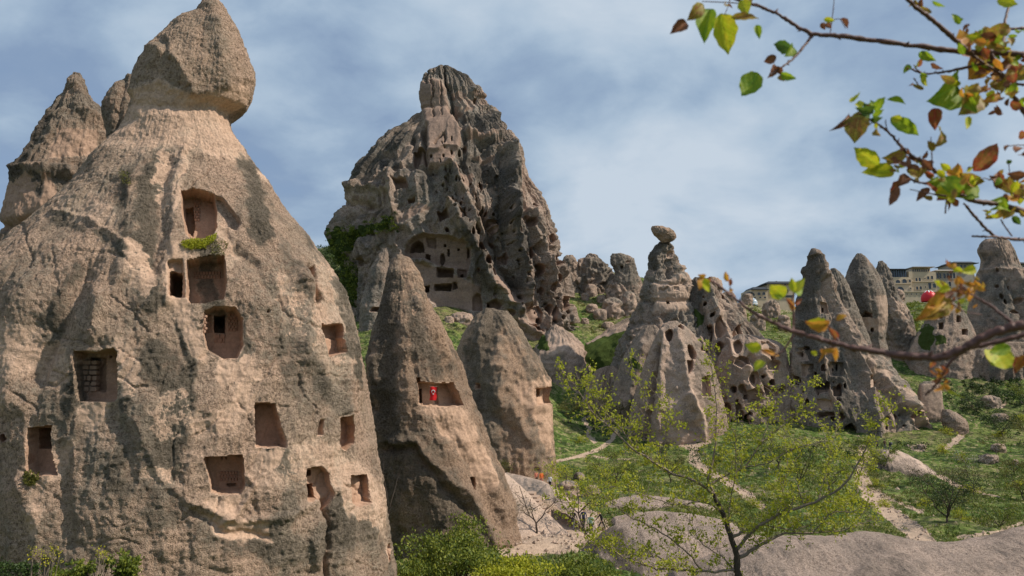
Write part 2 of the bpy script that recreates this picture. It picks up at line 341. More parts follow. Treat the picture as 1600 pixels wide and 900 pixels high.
    for f in feats:
        pp = np.asarray(f.poly if hasattr(f, 'poly') else f.pts, float); m = 30 if f.k in 'npsl' else 3 * f.w
        s_ = front & (x > pp[:, 0].min() - m) & (x < pp[:, 0].max() + m) & (y > pp[:, 1].min() - m) & (y < pp[:, 1].max() + m)
        i = np.nonzero(s_)[0]
        if not len(i): continue
        if f.k == 'n':
            sdv = poly_sd(f.poly, x[i] + jx[i] * 0.35 * f.rag, y[i] + jy[i] * 0.5 * f.rag)
            w = sstep(0, f.edge, sdv); big = f.depth * w > nd_[i]
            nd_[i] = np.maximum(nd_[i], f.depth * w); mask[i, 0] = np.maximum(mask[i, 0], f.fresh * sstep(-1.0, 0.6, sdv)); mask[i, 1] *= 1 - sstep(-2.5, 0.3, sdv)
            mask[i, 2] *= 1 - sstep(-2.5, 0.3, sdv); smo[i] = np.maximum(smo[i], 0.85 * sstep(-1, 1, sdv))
            if f.part: nid[i[(sdv > 0.0) & big]] = len(parts); parts.append(f)
        elif f.k == 'r':
            dl = line_d(f.pts, x[i] + jx[i], y[i] + jy[i]); add[i] += f.amp * np.exp(-(dl / f.w) ** 2)
        elif f.k == 'l':
            dl = line_d(f.pts, x[i] + jx[i] * 2, y[i] + jy[i] * 2); w = f.val * sstep(1, 0.3, dl / f.w); mask[i, f.ch] = np.maximum(mask[i, f.ch], w)
            if f.ch == 1: mask[i, 0] *= 1 - w
        elif f.k == 'p':
            sdv = poly_sd(f.poly, x[i] + jx[i] * f.rag / 4, y[i] + jy[i] * f.rag / 4); w = sstep(-f.soft, f.soft, sdv) * f.val
            if f.ch == 0: mask[i, 0] = np.maximum(mask[i, 0], w); smo[i] = np.maximum(smo[i], w * 0.3)
            else: mask[i, f.ch] = np.maximum(mask[i, f.ch], w); mask[i, 0] *= 1 - w
        else:
            sdv = poly_sd(f.poly, x[i], y[i]); w = sstep(-f.soft, f.soft, sdv); smo[i] = np.maximum(smo[i], w * f.val); add[i] += f.push * w
            mask[i, 0] = np.maximum(mask[i, 0], w * 0.9)
    keep = 1 - smo
    Q = P + n * (d + add + (cr + fine) * keep + fine2 * (0.25 + 0.75 * keep))[:, None]
    dirn = -nh * 0.45 + vw * 0.65; dirn /= np.linalg.norm(dirn, axis=1)[:, None]
    Q = Q + dirn * nd_[:, None]
    i = np.arange(nr - 1)[:, None] * nc; j = np.arange(nc)[None]; j2 = (j + 1) % nc
    Fq = np.stack([i + nc + j, i + nc + j2, i + j2, i + j], -1).reshape(-1, 4)
    return Q, Fq, mask, nid, parts, nc, nr
def rock(name, label, cat, prof, D, mat, group=None, part_name='cave_opening', body='rock_body', parent=None, **kw):
    if parent is None: kw['ext'] = ground
    Q, Fq, mask, nid, parts, nc, nr = rock_mesh(prof, D, **kw)
    root = parent
    cx = float(Q[-nc:, 0].mean()); org = np.array((cx, D, float(Q[-nc:, 2].mean())))
    if root is None: root = thing(name, label, cat, tuple(org), group)
    else: org = np.array(parent.location) if parent.parent is None else org
    Q = Q - org
    top = Q[:nc].mean(0); V = np.vstack([Q, top[None] + (0, 0, 0.0)]); mk = np.vstack([mask, mask[:1]])
    ti = len(Q); j = np.arange(nc); capf = np.stack([j, (j + 1) % nc, np.full(nc, ti)], -1)
    fn = nid[Fq]; own = fn.max(1)
    # faces wholly or partly in a niche become that niche's own part
    cnt = (fn == own[:, None]).sum(1); own = np.where((own >= 0) & (cnt >= 2), own, -1)
    def sub(nm, Fs, extra=None):
        if len(Fs) == 0: return None
        fl = [Fs] + ([extra] if extra is not None else [])
        used = np.unique(np.concatenate([f.ravel() for f in fl])); re = np.zeros(len(V), np.int64); re[used] = np.arange(len(used))
        o = mesh_np(nm, V[used], [re[f] for f in fl], mat, root, True, mk[used]); return o
    bo = sub(body, Fq[own < 0], capf); out = []
    for p in range(len(parts)):
        fs = Fq[own == p]
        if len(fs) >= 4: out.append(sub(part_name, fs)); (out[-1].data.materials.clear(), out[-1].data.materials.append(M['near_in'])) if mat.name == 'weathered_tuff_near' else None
    return root, bo, V[:-1] + org
# ---------------------------------------------------------------- terrain
GP = [ # (px, py, distance) on the ground
 (700,900,38),(900,900,42),(830,850,55),(640,885,44),(925,840,63),(860,768,92),(840,795,78),(900,720,120),(940,690,130),(880,640,150),(1010,665,138),(1080,690,128),
 (1100,722,112),(1200,700,120),(1300,705,118),(1000,762,90),(1050,800,74),(1388,706,121),(1400,762,100),(1440,832,72),(1340,762,98),(1250,832,68),(1550,802,82),(1600,830,72),(1600,740,105),
 (1500,692,122),(1600,680,130),(1600,620,148),(1500,650,138),(1520,585,158),(1600,570,165),(1450,560,180),(1200,520,185),(1180,505,200),(1400,490,215),(1430,476,240),(1230,490,240),(1580,470,240),
 (900,560,165),(960,545,172),(860,545,166),(915,500,188),(900,532,171),(955,505,185),(900,440,212),(960,432,216),(1010,440,212),(700,488,163),(700,545,140),(600,535,150),(560,490,178),(560,405,205),(510,385,225),(620,370,220),
 (770,510,168),(820,530,168),(1400,560,170),(1330,500,200),(1080,560,165)]
gx, gy, gz = [], [], []
for a_, b_, c_ in GP:
    q = pt(a_, b_, c_); gx.append(q.x); gy.append(q.y); gz.append(q.z)
for q in [(-20,20,-8),(0,20,-8.5),(20,20,-9),(-10,12,-6),(10,12,-6.5),(25,40,-12),(-30,40,-11),(-60,60,-9),(-35,90,-11),(-80,120,4),(-120,200,25),(-60,0,-3),(60,0,-4),(60,40,-11),(90,80,-9),(110,130,4),(150,200,25),(0,300,32),(-200,320,36),(200,320,32),(-100,300,38),(100,300,31),(-160,80,5),(170,60,5)]:
    gx.append(q[0]); gy.append(q[1]); gz.append(q[2])
gx, gy, gz = map(np.array, (gx, gy, gz))
def _U(r2): return 0.5 * r2 * np.log(r2 + 1e-6)
def _fit():
    n = len(gx); A = np.zeros((n + 3, n + 3)); r2 = (gx[:, None] - gx) ** 2 + (gy[:, None] - gy) ** 2
    A[:n, :n] = _U(r2) + np.eye(n) * 1.0; A[:n, n] = 1; A[:n, n + 1] = gx; A[:n, n + 2] = gy; A[n:, :n] = A[:n, n:].T
    return np.linalg.solve(A, np.concatenate([gz, [0, 0, 0]]))
_w = _fit()
def gbase(x, y):
    x = np.atleast_1d(np.asarray(x, float)); y = np.atleast_1d(np.asarray(y, float)); n = len(gx)
    xc = np.clip(x, -200, 200); yc = np.clip(y, -10, 330)
    z = _w[n] + _w[n + 1] * xc + _w[n + 2] * yc
    for i in range(n): z += _w[i] * _U((xc - gx[i]) ** 2 + (yc - gy[i]) ** 2)
    far = sstep(280, 600, np.maximum(y, np.abs(x) * 1.3)); z = z * (1 - far) + 30 * far
    near = sstep(10, 2.8, y); return z * (1 - near) - 1.7 * near
def ground(x, y):
    x = np.atleast_1d(np.asarray(x, float)); y = np.atleast_1d(np.asarray(y, float))
    P = np.stack([x, y, 0 * x], 1); w = sstep(12, 50, y)
    return gbase(x, y) + w * (0.9 * fbm(P, 0.06, 3, 91) + 0.35 * fbm(P, 0.3, 3, 92, 0.5, True))
def drop(px, py, d0=20, d1=330):
    D = np.linspace(d0, d1, 700); X, Y, Z = at(px + 0 * D, py + 0 * D, D); g = ground(X, Y); b = Z < g
    if not b.any(): i = len(D) - 1
    else: i = int(np.argmax(b))
    return Vector((float(X[i]), float(D[i]), float(g[i])))
def ground_at(px, D):
    x = (px - 800) / F * D / cp; return Vector((x, D, float(ground(x, D)[0])))
# polar sheet about the viewpoint, out to the horizon
azi = np.concatenate([np.linspace(-math.pi, -R(42), 50)[:-1], np.arctan(np.linspace(math.tan(-R(42)), math.tan(R(42)), 620)), np.linspace(R(42), math.pi, 50)[1:-1]])
dist = np.concatenate([[0.0], np.geomspace(1.0, 34, 50)[:-1], np.geomspace(34, 300, 360)[:-1], np.geomspace(300, 9000, 24)])
A_, D_ = np.meshgrid(azi, dist); X_ = (D_ * np.sin(A_)).ravel(); Y_ = (D_ * np.cos(A_)).ravel()
Z_ = ground(X_, Y_); TP = np.stack([X_, Y_, Z_], 1); u, v = proj(TP)
tm = np.zeros((len(TP), 3), np.float32); yv = Y_
jn = 5 * vnoise(TP * 0.35, 5) ; jn2 = 5 * vnoise(TP * 0.35, 6)
def tpath(pts, w0, w1, d0, d1, val=1.0, ch=0):
    s = (yv > d0) & (yv < d1); i = np.nonzero(s)[0]; P2 = np.asarray(pts, float); best = np.full(len(i), 9.0)
    for k in range(len(pts) - 1):
        t0 = k / (len(pts) - 1); w = w0 + (w1 - w0) * t0
        # distances are stretched vertically since the ground is seen at a grazing angle
        dl = line_d([(P2[k][0], P2[k][1] * 1.8), (P2[k + 1][0], P2[k + 1][1] * 1.8)], u[i] + jn[i] * 0.5, v[i] * 1.8 + jn2[i] * 0.5); best = np.minimum(best, dl / w)
    tm[i, ch] = np.maximum(tm[i, ch], val * sstep(1.25, 0.75, best))
def tpoly(poly, d0, d1, ch=0, val=1.0, soft=4, rag=1.0):
    s = (yv > d0) & (yv < d1); i = np.nonzero(s)[0]; sdv = poly_sd(poly, u[i] + jn[i] * rag, v[i] + jn2[i] * rag); tm[i, ch] = np.maximum(tm[i, ch], val * sstep(-soft, soft, sdv))
tpath([(866,722),(905,712),(940,700),(955,688),(965,672)], 4, 3, 95, 160)
tpath([(905,712),(950,716),(985,718)], 2.5, 2, 95, 160)
tpath([(930,690),(918,680),(922,668),(912,655),(925,648)], 3, 3, 95, 170)
tpath([(925,648),(960,668),(1000,668),(1060,690),(1085,705)], 3, 4, 90, 170)
tpath([(1075,680),(1085,700),(1085,720),(1105,735),(1150,760),(1190,790)], 8, 7, 60, 150)
tpath([(1085,700),(1110,690)], 4, 3, 90, 150)
tpath([(1350,700),(1345,745),(1360,775),(1395,805),(1430,830),(1445,850)], 9, 20, 50, 140)
tpath([(1345,755),(1390,780),(1440,800)], 5, 3, 60, 120, 0.7)
tpath([(1600,815),(1560,830),(1500,840)], 4, 5, 40, 95)
tpath([(1505,675),(1495,690),(1480,700)], 6, 3, 90, 160)
tpath([(1450,735),(1500,760),(1560,775)], 4, 2, 80, 130)
tpoly([(1420,695),(1445,695),(1450,703),(1440,707),(1425,703)], 90, 150)
tpoly([(1530,625),(1575,620),(1570,635),(1540,640)], 110, 170)
tpoly([(790,735),(850,755),(935,800),(960,835),(920,855),(830,875),(790,880),(770,830)], 48, 110, 0, 1.0)
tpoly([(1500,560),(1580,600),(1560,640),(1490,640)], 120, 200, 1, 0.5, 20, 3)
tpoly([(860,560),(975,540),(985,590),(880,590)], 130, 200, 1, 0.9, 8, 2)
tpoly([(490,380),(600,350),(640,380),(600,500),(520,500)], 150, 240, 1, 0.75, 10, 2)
tpoly([(1120,430),(1260,440),(1260,500),(1140,500)], 190, 270, 0, 0.42, 8, 3)
nA = len(azi); i = np.arange(len(dist) - 1)[:, None] * nA; j = np.arange(nA)[None]; j2 = (j + 1) % nA
TF = np.stack([i + j, i + j2, i + nA + j2, i + nA + j], -1).reshape(-1, 4)
mg, t, b = newmat('grass_and_earth', 0.95, 0.1)
g = nd(t, 'ShaderNodeNewGeometry').outputs['Position']; at_ = nd(t, 'ShaderNodeAttribute', attribute_name='mask'); sp_ = nd(t, 'ShaderNodeSeparateColor'); lk(t, at_.outputs[0], sp_.inputs[0])
a = noise(t, g, 0.10, 5, 0.6, 0.5); c = noise(t, g, 0.55, 5, 0.65, 0.3); e = noise(t, g, 3.0, 4, 0.7); e2 = noise(t, g, 1.1, 5, 0.7)
gcol = mixc(t, ramp(t, a, [(0.4, 0), (0.6, 1)]), (0.086, 0.142, 0.028), (0.155, 0.182, 0.050))
gcol = mixc(t, ramp(t, c, [(0.47, 0), (0.60, 1)]), gcol, (0.040, 0.062, 0.020))
gcol = mixc(t, ramp(t, math_(t, 'ADD', math_(t, 'MULTIPLY', c, 0.5), math_(t, 'MULTIPLY', a, 0.5)), [(0.53, 0), (0.62, 0.75)]), gcol, (0.19, 0.155, 0.085))
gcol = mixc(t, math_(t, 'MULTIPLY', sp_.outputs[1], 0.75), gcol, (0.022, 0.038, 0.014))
gcol = mixc(t, ramp(t, e2, [(0.50, 0), (0.60, 0.7)]), gcol, (0.030, 0.048, 0.016)); gcol = mixc(t, ramp(t, e2, [(0.40, 0.8), (0.455, 0)]), gcol, (0.25, 0.20, 0.12))
gcol = mixc(t, 1.0, gcol, ramp(t, e, [(0.3, 0.45), (0.7, 1.5)]), 'MULTIPLY')
pcol = mixc(t, c, (0.34, 0.245, 0.18), (0.52, 0.395, 0.30)); pcol = mixc(t, 1.0, pcol, ramp(t, e, [(0.3, 0.75), (0.7, 1.15)]), 'MULTIPLY')
pf = ramp(t, math_(t, 'ADD', math_(t, 'ADD', sp_.outputs[0], math_(t, 'MULTIPLY', math_(t, 'SUBTRACT', e2, 0.5), 1.1)), math_(t, 'MULTIPLY', math_(t, 'SUBTRACT', e, 0.5), 0.9)), [(0.40, 0), (0.58, 1)])
lk(t, mixc(t, pf, gcol, pcol), b.inputs['Base Color'])
bp = nd(t, 'ShaderNodeBump'); bp.inputs['Distance'].default_value = 0.25; bp.inputs['Strength'].default_value = 0.8; lk(t, e, bp.inputs['Height']); lk(t, bp.outputs[0], b.inputs['Normal'])
TZ = TP.copy(); TZ[:, 2] -= 0.12 * tm[:, 0] * (yv > 30)
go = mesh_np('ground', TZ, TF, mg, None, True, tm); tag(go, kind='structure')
# ---------------------------------------------------------------- the rocks
cc = lambda ox, oy, s: (lambda pts: [(ox + x / s, oy + y / s) for x, y in pts])
# --- big fairy chimney on the left
rk1 = [(1,325,343),(10,318,352),(20,305,358),(40,268,370),(60,250,380),(80,234,388),(100,220,397),(120,206,400),(140,203,397),(155,200,392),(166,199,386),(176,199,368),(186,198,361),(200,190,363),(215,182,372),(230,166,385),(250,146,398),(270,128,412),(300,105,432),(330,74,455),(360,38,478),(390,4,500),(420,-30,522),(450,-60,540),(500,-90,556),(560,-110,567),(620,-125,578),(700,-140,590),(800,-150,605),(900,-160,620),(1000,-166,632)]
ft = [
 PA([(190,190),(205,172),(355,175),(400,262),(330,240),(250,238),(175,235),(165,228)], 0, 0.62, 6, 8),
 PA([(205,140),(260,125),(295,150),(350,140),(385,130),(392,160),(350,185),(200,185)], 0, 0.75, 5, 6),
 RD([(205,160),(240,165),(290,170),(330,163),(360,172)], 8, -0.10), RD([(205,140),(250,128),(295,148),(330,140),(390,120)], 7, 0.08),
 RD([(240,75),(270,90),(290,120),(300,140)], 9, 0.18), RD([(255,60),(262,90),(280,110)], 5, -0.15), RD([(330,10),(345,60),(350,120)], 12, 0.2),
 LP([(255,250),(235,300),(228,360),(222,430),(235,470)], 26, 1, 1.0), LP([(200,270),(190,330),(215,400)], 16, 1, 0.6),
 LP([(120,420),(95,480),(70,530)], 18, 1, 0.7), LP([(250,560),(280,620),(260,700),(250,800)], 45, 1, 0.7), LP([(290,640),(300,560),(280,500)], 18, 1, 0.9),
 LP([(375,500),(385,545),(365,590)], 14, 1, 0.8), LP([(205,560),(205,610),(190,640)], 10, 1, 0.9), LP([(40,600),(110,680),(200,760)], 30, 1, 0.4),
 LP([(330,830),(450,860),(560,830)], 40, 1, 0.7), LP([(430,700),(470,760),(430,830)], 25, 1, 0.6), LP([(500,600),(530,640)], 16, 1, 0.5), LP([(60,260),(120,330),(180,340)], 20, 0, 0.3),
 RD([(262,250),(252,300),(245,360),(238,420)], 15, -0.22), RD([(285,240),(275,300),(272,380),(262,470)], 10, 0.15), RD([(215,290),(200,350),(200,420)], 16, 0.16),
 RD([(85,330),(140,342),(172,362),(205,398)], 4, 0.10), LP([(90,345),(150,360),(200,410)], 9, 1, 0.9),
 RD([(135,430),(110,480),(80,540),(60,590)], 12, -0.22), RD([(40,450),(20,540),(15,620)], 26, 0.3), RD([(160,470),(150,520)], 14, 0.3),
 RD([(380,300),(420,370),(460,430),(500,470)], 10, 0.16), RD([(345,360),(400,420),(440,480)], 8, -0.16),
 RD([(470,400),(476,460),(478,560)], 12, 0.22), RD([(482,418),(488,440),(494,472)], 3.5, -0.6), RD([(490,430),(520,480),(540,560)], 12, 0.1),
 RD([(506,795),(514,830),(508,880),(515,930)], 4, -0.35), RD([(525,790),(535,830),(528,900)], 9, 0.16), RD([(497,800),(490,850),(495,900)], 8, 0.2),
 RD([(310,790),(380,815),(450,805),(520,770)], 7, 0.16), RD([(300,800),(350,830),(420,840)], 6, -0.16), RD([(375,720),(395,760),(375,800),(350,815)], 5, 0.16),
 RD([(170,640),(205,700),(200,760)], 10, -0.15), RD([(215,660),(250,740),(300,790)], 8, 0.10), RD([(590,620),(598,720),(605,800)], 10, 0.12),
 RD([(30,760),(60,830),(50,900)], 12, 0.2), RD([(100,700),(95,780),(110,850)], 14, -0.18), LP([(110,690),(60,760),(50,830)], 16, 0, 0.6),
 PA([(340,560),(375,565),(372,590),(350,605),(335,590)], 0, 0.9, 3, 4), PA([(118,630),(172,630),(160,660),(140,682),(128,665)], 0, 0.9, 3, 4),
 PA([(400,700),(442,702),(435,725),(420,737),(408,722)], 0, 0.9, 3, 4), PA([(318,775),(378,778),(390,760),(380,800),(340,812),(322,795)], 0, 0.7, 4, 6),
 PA([(262,380),(292,390),(300,480),(318,540),(330,575),(300,560),(262,480),(256,430)], 0, 0.85, 4, 5), PA([(385,700),(500,700),(480,760),(400,770)], 0, 0.4, 10, 10),
 PA([(480,680),(520,690),(600,760),(605,840),(540,800),(500,740)], 0, 0.55, 8, 10), PA([(310,805),(420,815),(430,850),(340,840)], 0, 0.85, 5, 8),
 PA([(480,390),(540,430),(560,560),(520,600),(480,560)], 0, 0.45, 12, 12), PA([(0,500),(60,520),(90,560),(30,590),(0,570)], 0, 0.6, 8, 10), PA([(95,320),(190,340),(150,300)], 0, 0.5, 6, 8),
 PA([(270,355),(285,300),(280,290),(268,320)], 0, 0.7, 4, 4),
 N([(283,300),(300,296),(335,302),(340,325),(339,356),(334,368),(318,376),(300,379),(290,366),(284,330)], 1.25), N([(330,303),(345,308),(366,327),(378,349),(369,359),(345,352),(335,345)], 0.45, 3.0, part=False, fresh=0.25), N([(286,316),(301,311),(304,345),(300,364),(289,350)], 1.9), 
 N([(292,409),(320,402),(350,399),(355,440),(350,468),(320,474),(298,474),(292,465)], 1.35),
 N([(262,412),(286,408),(290,466),(264,466)], 0.3, part=False), N(rect(265,427,284,463), 2.6, 1.2, rag=0.5),
 N([(320,486),(335,479),(368,479),(380,498),(380,540),(371,560),(348,561),(324,546),(317,520)], 1.25), N(rect(334,488,353,516), 3.2, 1.2, rag=0.3),
 N([(115,548),(150,550),(178,545),(184,552),(184,622),(178,628),(122,628),(117,600)], 1.1), N(rect(130,556,156,613), 1.55, 1.2, rag=0.3), N(rect(161,552.5,165.5,557.5), 1.7, 1.0, part=False, rag=0), N(rect(172,551.5,177,556), 1.7, 1.0, part=False, rag=0),
 N([(42,668),(80,665),(78,700),(86,742),(60,745),(39,738)], 1.0), N(rect(46,672,70,706), 2.2, 1.2, rag=0.3),
 N([(318,715),(350,713),(380,710),(383,762),(376,772),(345,774),(330,770),(326,745)], 1.15), N(rect(345,718,349,723), 1.7, 1.0, part=False, rag=0), N(rect(352,718,356,723), 1.7, 1.0, part=False, rag=0), N([(354,762),(372,761),(370,768),(356,768)], 1.5, 1.0, part=False, rag=0.2),
 N([(398,630),(430,630),(446,690),(445,700),(400,698)], 1.1), N([(500,506),(531,508),(536,552),(514,557)], 0.8), N([(532,653),(546,650),(556,665),(555,690),(545,704),(534,700)], 0.8),
 N([(479,733),(500,729),(513,740),(518,775),(506,800),(496,782),(479,784)], 0.5), N(rect(478,737,490,746), 1.5, 1.1, rag=0.3), N(rect(479,758,493,781), 1.5, 1.1, rag=0.3),
 N([(549,743),(574,741),(576,785),(560,792),(550,785)], 0.55), N([(608,850),(613,852),(613,878),(609,880)], 0.5), N([(497,655),(505,655),(504,680),(496,682)], 0.3, part=False), N(oval(0,685,5,8), 0.8),
 N(oval(418,487,2.2,2.2), 0.5, part=False), N([(478,418),(490,416),(492,440),(496,470),(488,465),(484,440)], 0.35, part=False),
]
rc = random.Random(12)
for _ in range(60):    # thin cracks and bedding lines
    x, y = rc.uniform(-10, 590), rc.uniform(250, 890); a = rc.choice([rc.uniform(60, 120), rc.uniform(-20, 35)]); pl_ = [(x, y)]
    for k_ in range(rc.randint(3, 6)):
        a += rc.uniform(-28, 28); L_ = rc.uniform(8, 22); x += L_ * math.cos(R(a)); y += L_ * math.sin(R(a)); pl_.append((x, y))
    ft.append(RD(pl_, rc.uniform(1.2, 1.9), -rc.uniform(.03, .09)))
for _ in range(22):
    x, y = rc.uniform(0, 580), rc.uniform(250, 880); w = rc.uniform(14, 42); h = rc.uniform(18, 60)
    if rc.random() < .7: ft.append(PA(oval(x, y, w, h, rc.uniform(-30, 30)), 0, rc.uniform(.4, .8), 6, 14))
    else: ft.append(LP([(x, y - h), (x + rc.uniform(-20, 20), y), (x + rc.uniform(-30, 30), y + h)], w * .6, 1, rc.uniform(.5, 1)))
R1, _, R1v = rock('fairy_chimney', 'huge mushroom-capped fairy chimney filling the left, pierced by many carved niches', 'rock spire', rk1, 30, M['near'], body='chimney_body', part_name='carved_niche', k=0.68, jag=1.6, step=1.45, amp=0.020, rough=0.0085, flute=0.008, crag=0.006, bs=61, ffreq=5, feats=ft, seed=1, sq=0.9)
# --- two dark cones behind it
rock('fairy_chimney', 'dark pointed rock cone behind the big capped chimney, farthest left', 'rock spire', [(115,115,125),(130,108,133),(150,98,142),(160,86,152),(166,84,160),(180,75,168),(200,62,175),(230,45,182),(260,28,190),(290,12,195),(330,3,200),(348,-3,200),(360,2,205),(400,-10,210),(450,-20,220),(500,-25,225)], 42, M['rear'], k=0.8, step=1.6, amp=0.03, rough=0.02, flute=0.03, crag=0.02, seed=4,
  feats=[PA([(90,200),(155,205),(150,245),(75,250)], 0, 0.8, 3, 5), PA([(5,275),(80,270),(95,320),(60,345),(0,352)], 0, 0.9, 4, 6), RD([(20,262),(70,262),(110,268)], 8, 0.35), RD([(10,355),(60,340),(100,330)], 6, -0.5), RD([(118,130),(130,170),(165,200),(175,225)], 8, 0.3), LP([(80,160),(40,230),(15,280)], 14, 1, 1), LP([(60,275),(62,300)], 9, 1, 1)])
rock('fairy_chimney', 'narrow dark rock shoulder wedged between the far left cone and the capped chimney', 'rock spire', [(117,198,208),(130,182,214),(150,166,218),(165,158,222),(180,158,226),(210,165,230),(250,168,232),(300,160,240)], 36, M['rear'], k=0.9, step=1.8, amp=0.03, rough=0.02, crag=0.02, seed=6, feats=[RD([(195,125),(180,200)], 5, -0.2)])
# --- the cone with the flag
ft = [LP([(615,440),(600,520),(600,620),(620,700)], 26, 1, 0.8), LP([(640,470),(660,540),(690,570)], 22, 1, 0.45), LP([(600,760),(640,700),(700,800)], 50, 1, 0.4),
 PA([(610,400),(632,400),(645,440),(655,480),(640,500),(612,470)], 0, 0.35, 6, 8), PA([(655,636),(722,634),(735,660),(765,720),(775,780),(740,740),(715,700),(690,670),(668,655)], 0, 0.8, 5, 7), RD([(640,405),(655,470),(690,540),(735,600),(775,700),(800,800)], 9, 0.35),
 RD([(600,690),(650,690),(690,740),(740,780),(775,850)], 7, 0.35), RD([(610,700),(650,702),(690,755),(730,800)], 7, -0.35), RD([(645,560),(650,600)], 10, -0.2), RD([(610,520),(600,600),(605,700)], 14, -0.4), RD([(690,660),(740,740),(790,830)], 10, -0.3), RD([(760,720),(785,800),(795,860)], 6, 0.3), RD([(640,600),(620,680),(640,760)], 16, 0.3), RD([(585,560),(583,640),(600,740)], 7, 0.3),
 N([(652,595),(680,598),(708,597),(716,615),(725,634),(690,637),(660,634),(655,615)], 1.5, 1.4), N(rect(654,608,659.5,632), 2.6, 1.0), N(rect(651,590,657,597), 1.2, 1.0), N([(683,603),(690,603),(690,634),(683,634)], 1.9, 1, part=False), N([(737,745),(746,745),(747,758),(742,766),(738,757)], 1.0, 1.2)]
rock('fairy_chimney', 'tall brown rock cone with a red flag hanging in its carved room', 'rock spire', [(399,617,628),(406,612,636),(415,608,640),(430,604,650),(460,598,662),(490,590,680),(520,580,697),(550,573,709),(590,572,723),(620,575,736),(660,580,752),(700,586,768),(750,592,786),(800,600,803),(840,605,815),(900,610,826),(960,610,832),(1000,612,836)], 52, M['mid'], body='chimney_body', part_name='carved_room', k=0.85, step=1.5, amp=0.03, rough=0.013, flute=0.02, crag=0.004, feats=ft, seed=11)
# --- third cone
ft = [PA([(800,600),(864,590),(864,720),(850,700),(830,640),(815,625)], 0, 0.75, 6, 10), LP([(770,490),(740,560),(760,640)], 35, 1, 0.5), RD([(790,490),(810,540),(850,600)], 8, 0.5), RD([(730,560),(760,640),(810,680),(866,740)], 9, -0.5), RD([(800,640),(830,700),(860,740)], 9, 0.5), RD([(770,500),(760,580),(750,650)], 10, -0.4),
 N([(838,607),(864,604),(864,632),(840,634)], 1.8, 1.5), N(rect(839,607,852,620), 3, 1.2), N([(739,596),(747,596),(747,607),(740,607)], 1.2, 1.2)]
rock('fairy_chimney', 'blunt dark cone behind the flag cone with one square cut recess', 'rock spire', [(482,758,772),(488,748,786),(500,737,797),(520,727,815),(545,720,832),(570,713,848),(600,708,861),(640,704,864),(680,706,865),(720,712,869),(755,720,874),(800,724,880),(840,724,884)], 96, M['mid'], body='chimney_body', part_name='carved_recess', k=0.8, step=1.6, amp=0.035, rough=0.018, flute=0.025, crag=0.012, feats=ft, seed=17)
rock('fairy_chimney', 'low pale shoulder leaning on the left side of the blunt dark cone', 'rock spire', [(506,733,742),(520,724,746),(550,712,750),(600,704,754),(660,700,758),(720,700,760),(780,700,760)], 103, M['mid'], k=0.9, step=2, amp=0.03, rough=0.02, flute=0.02, seed=19)
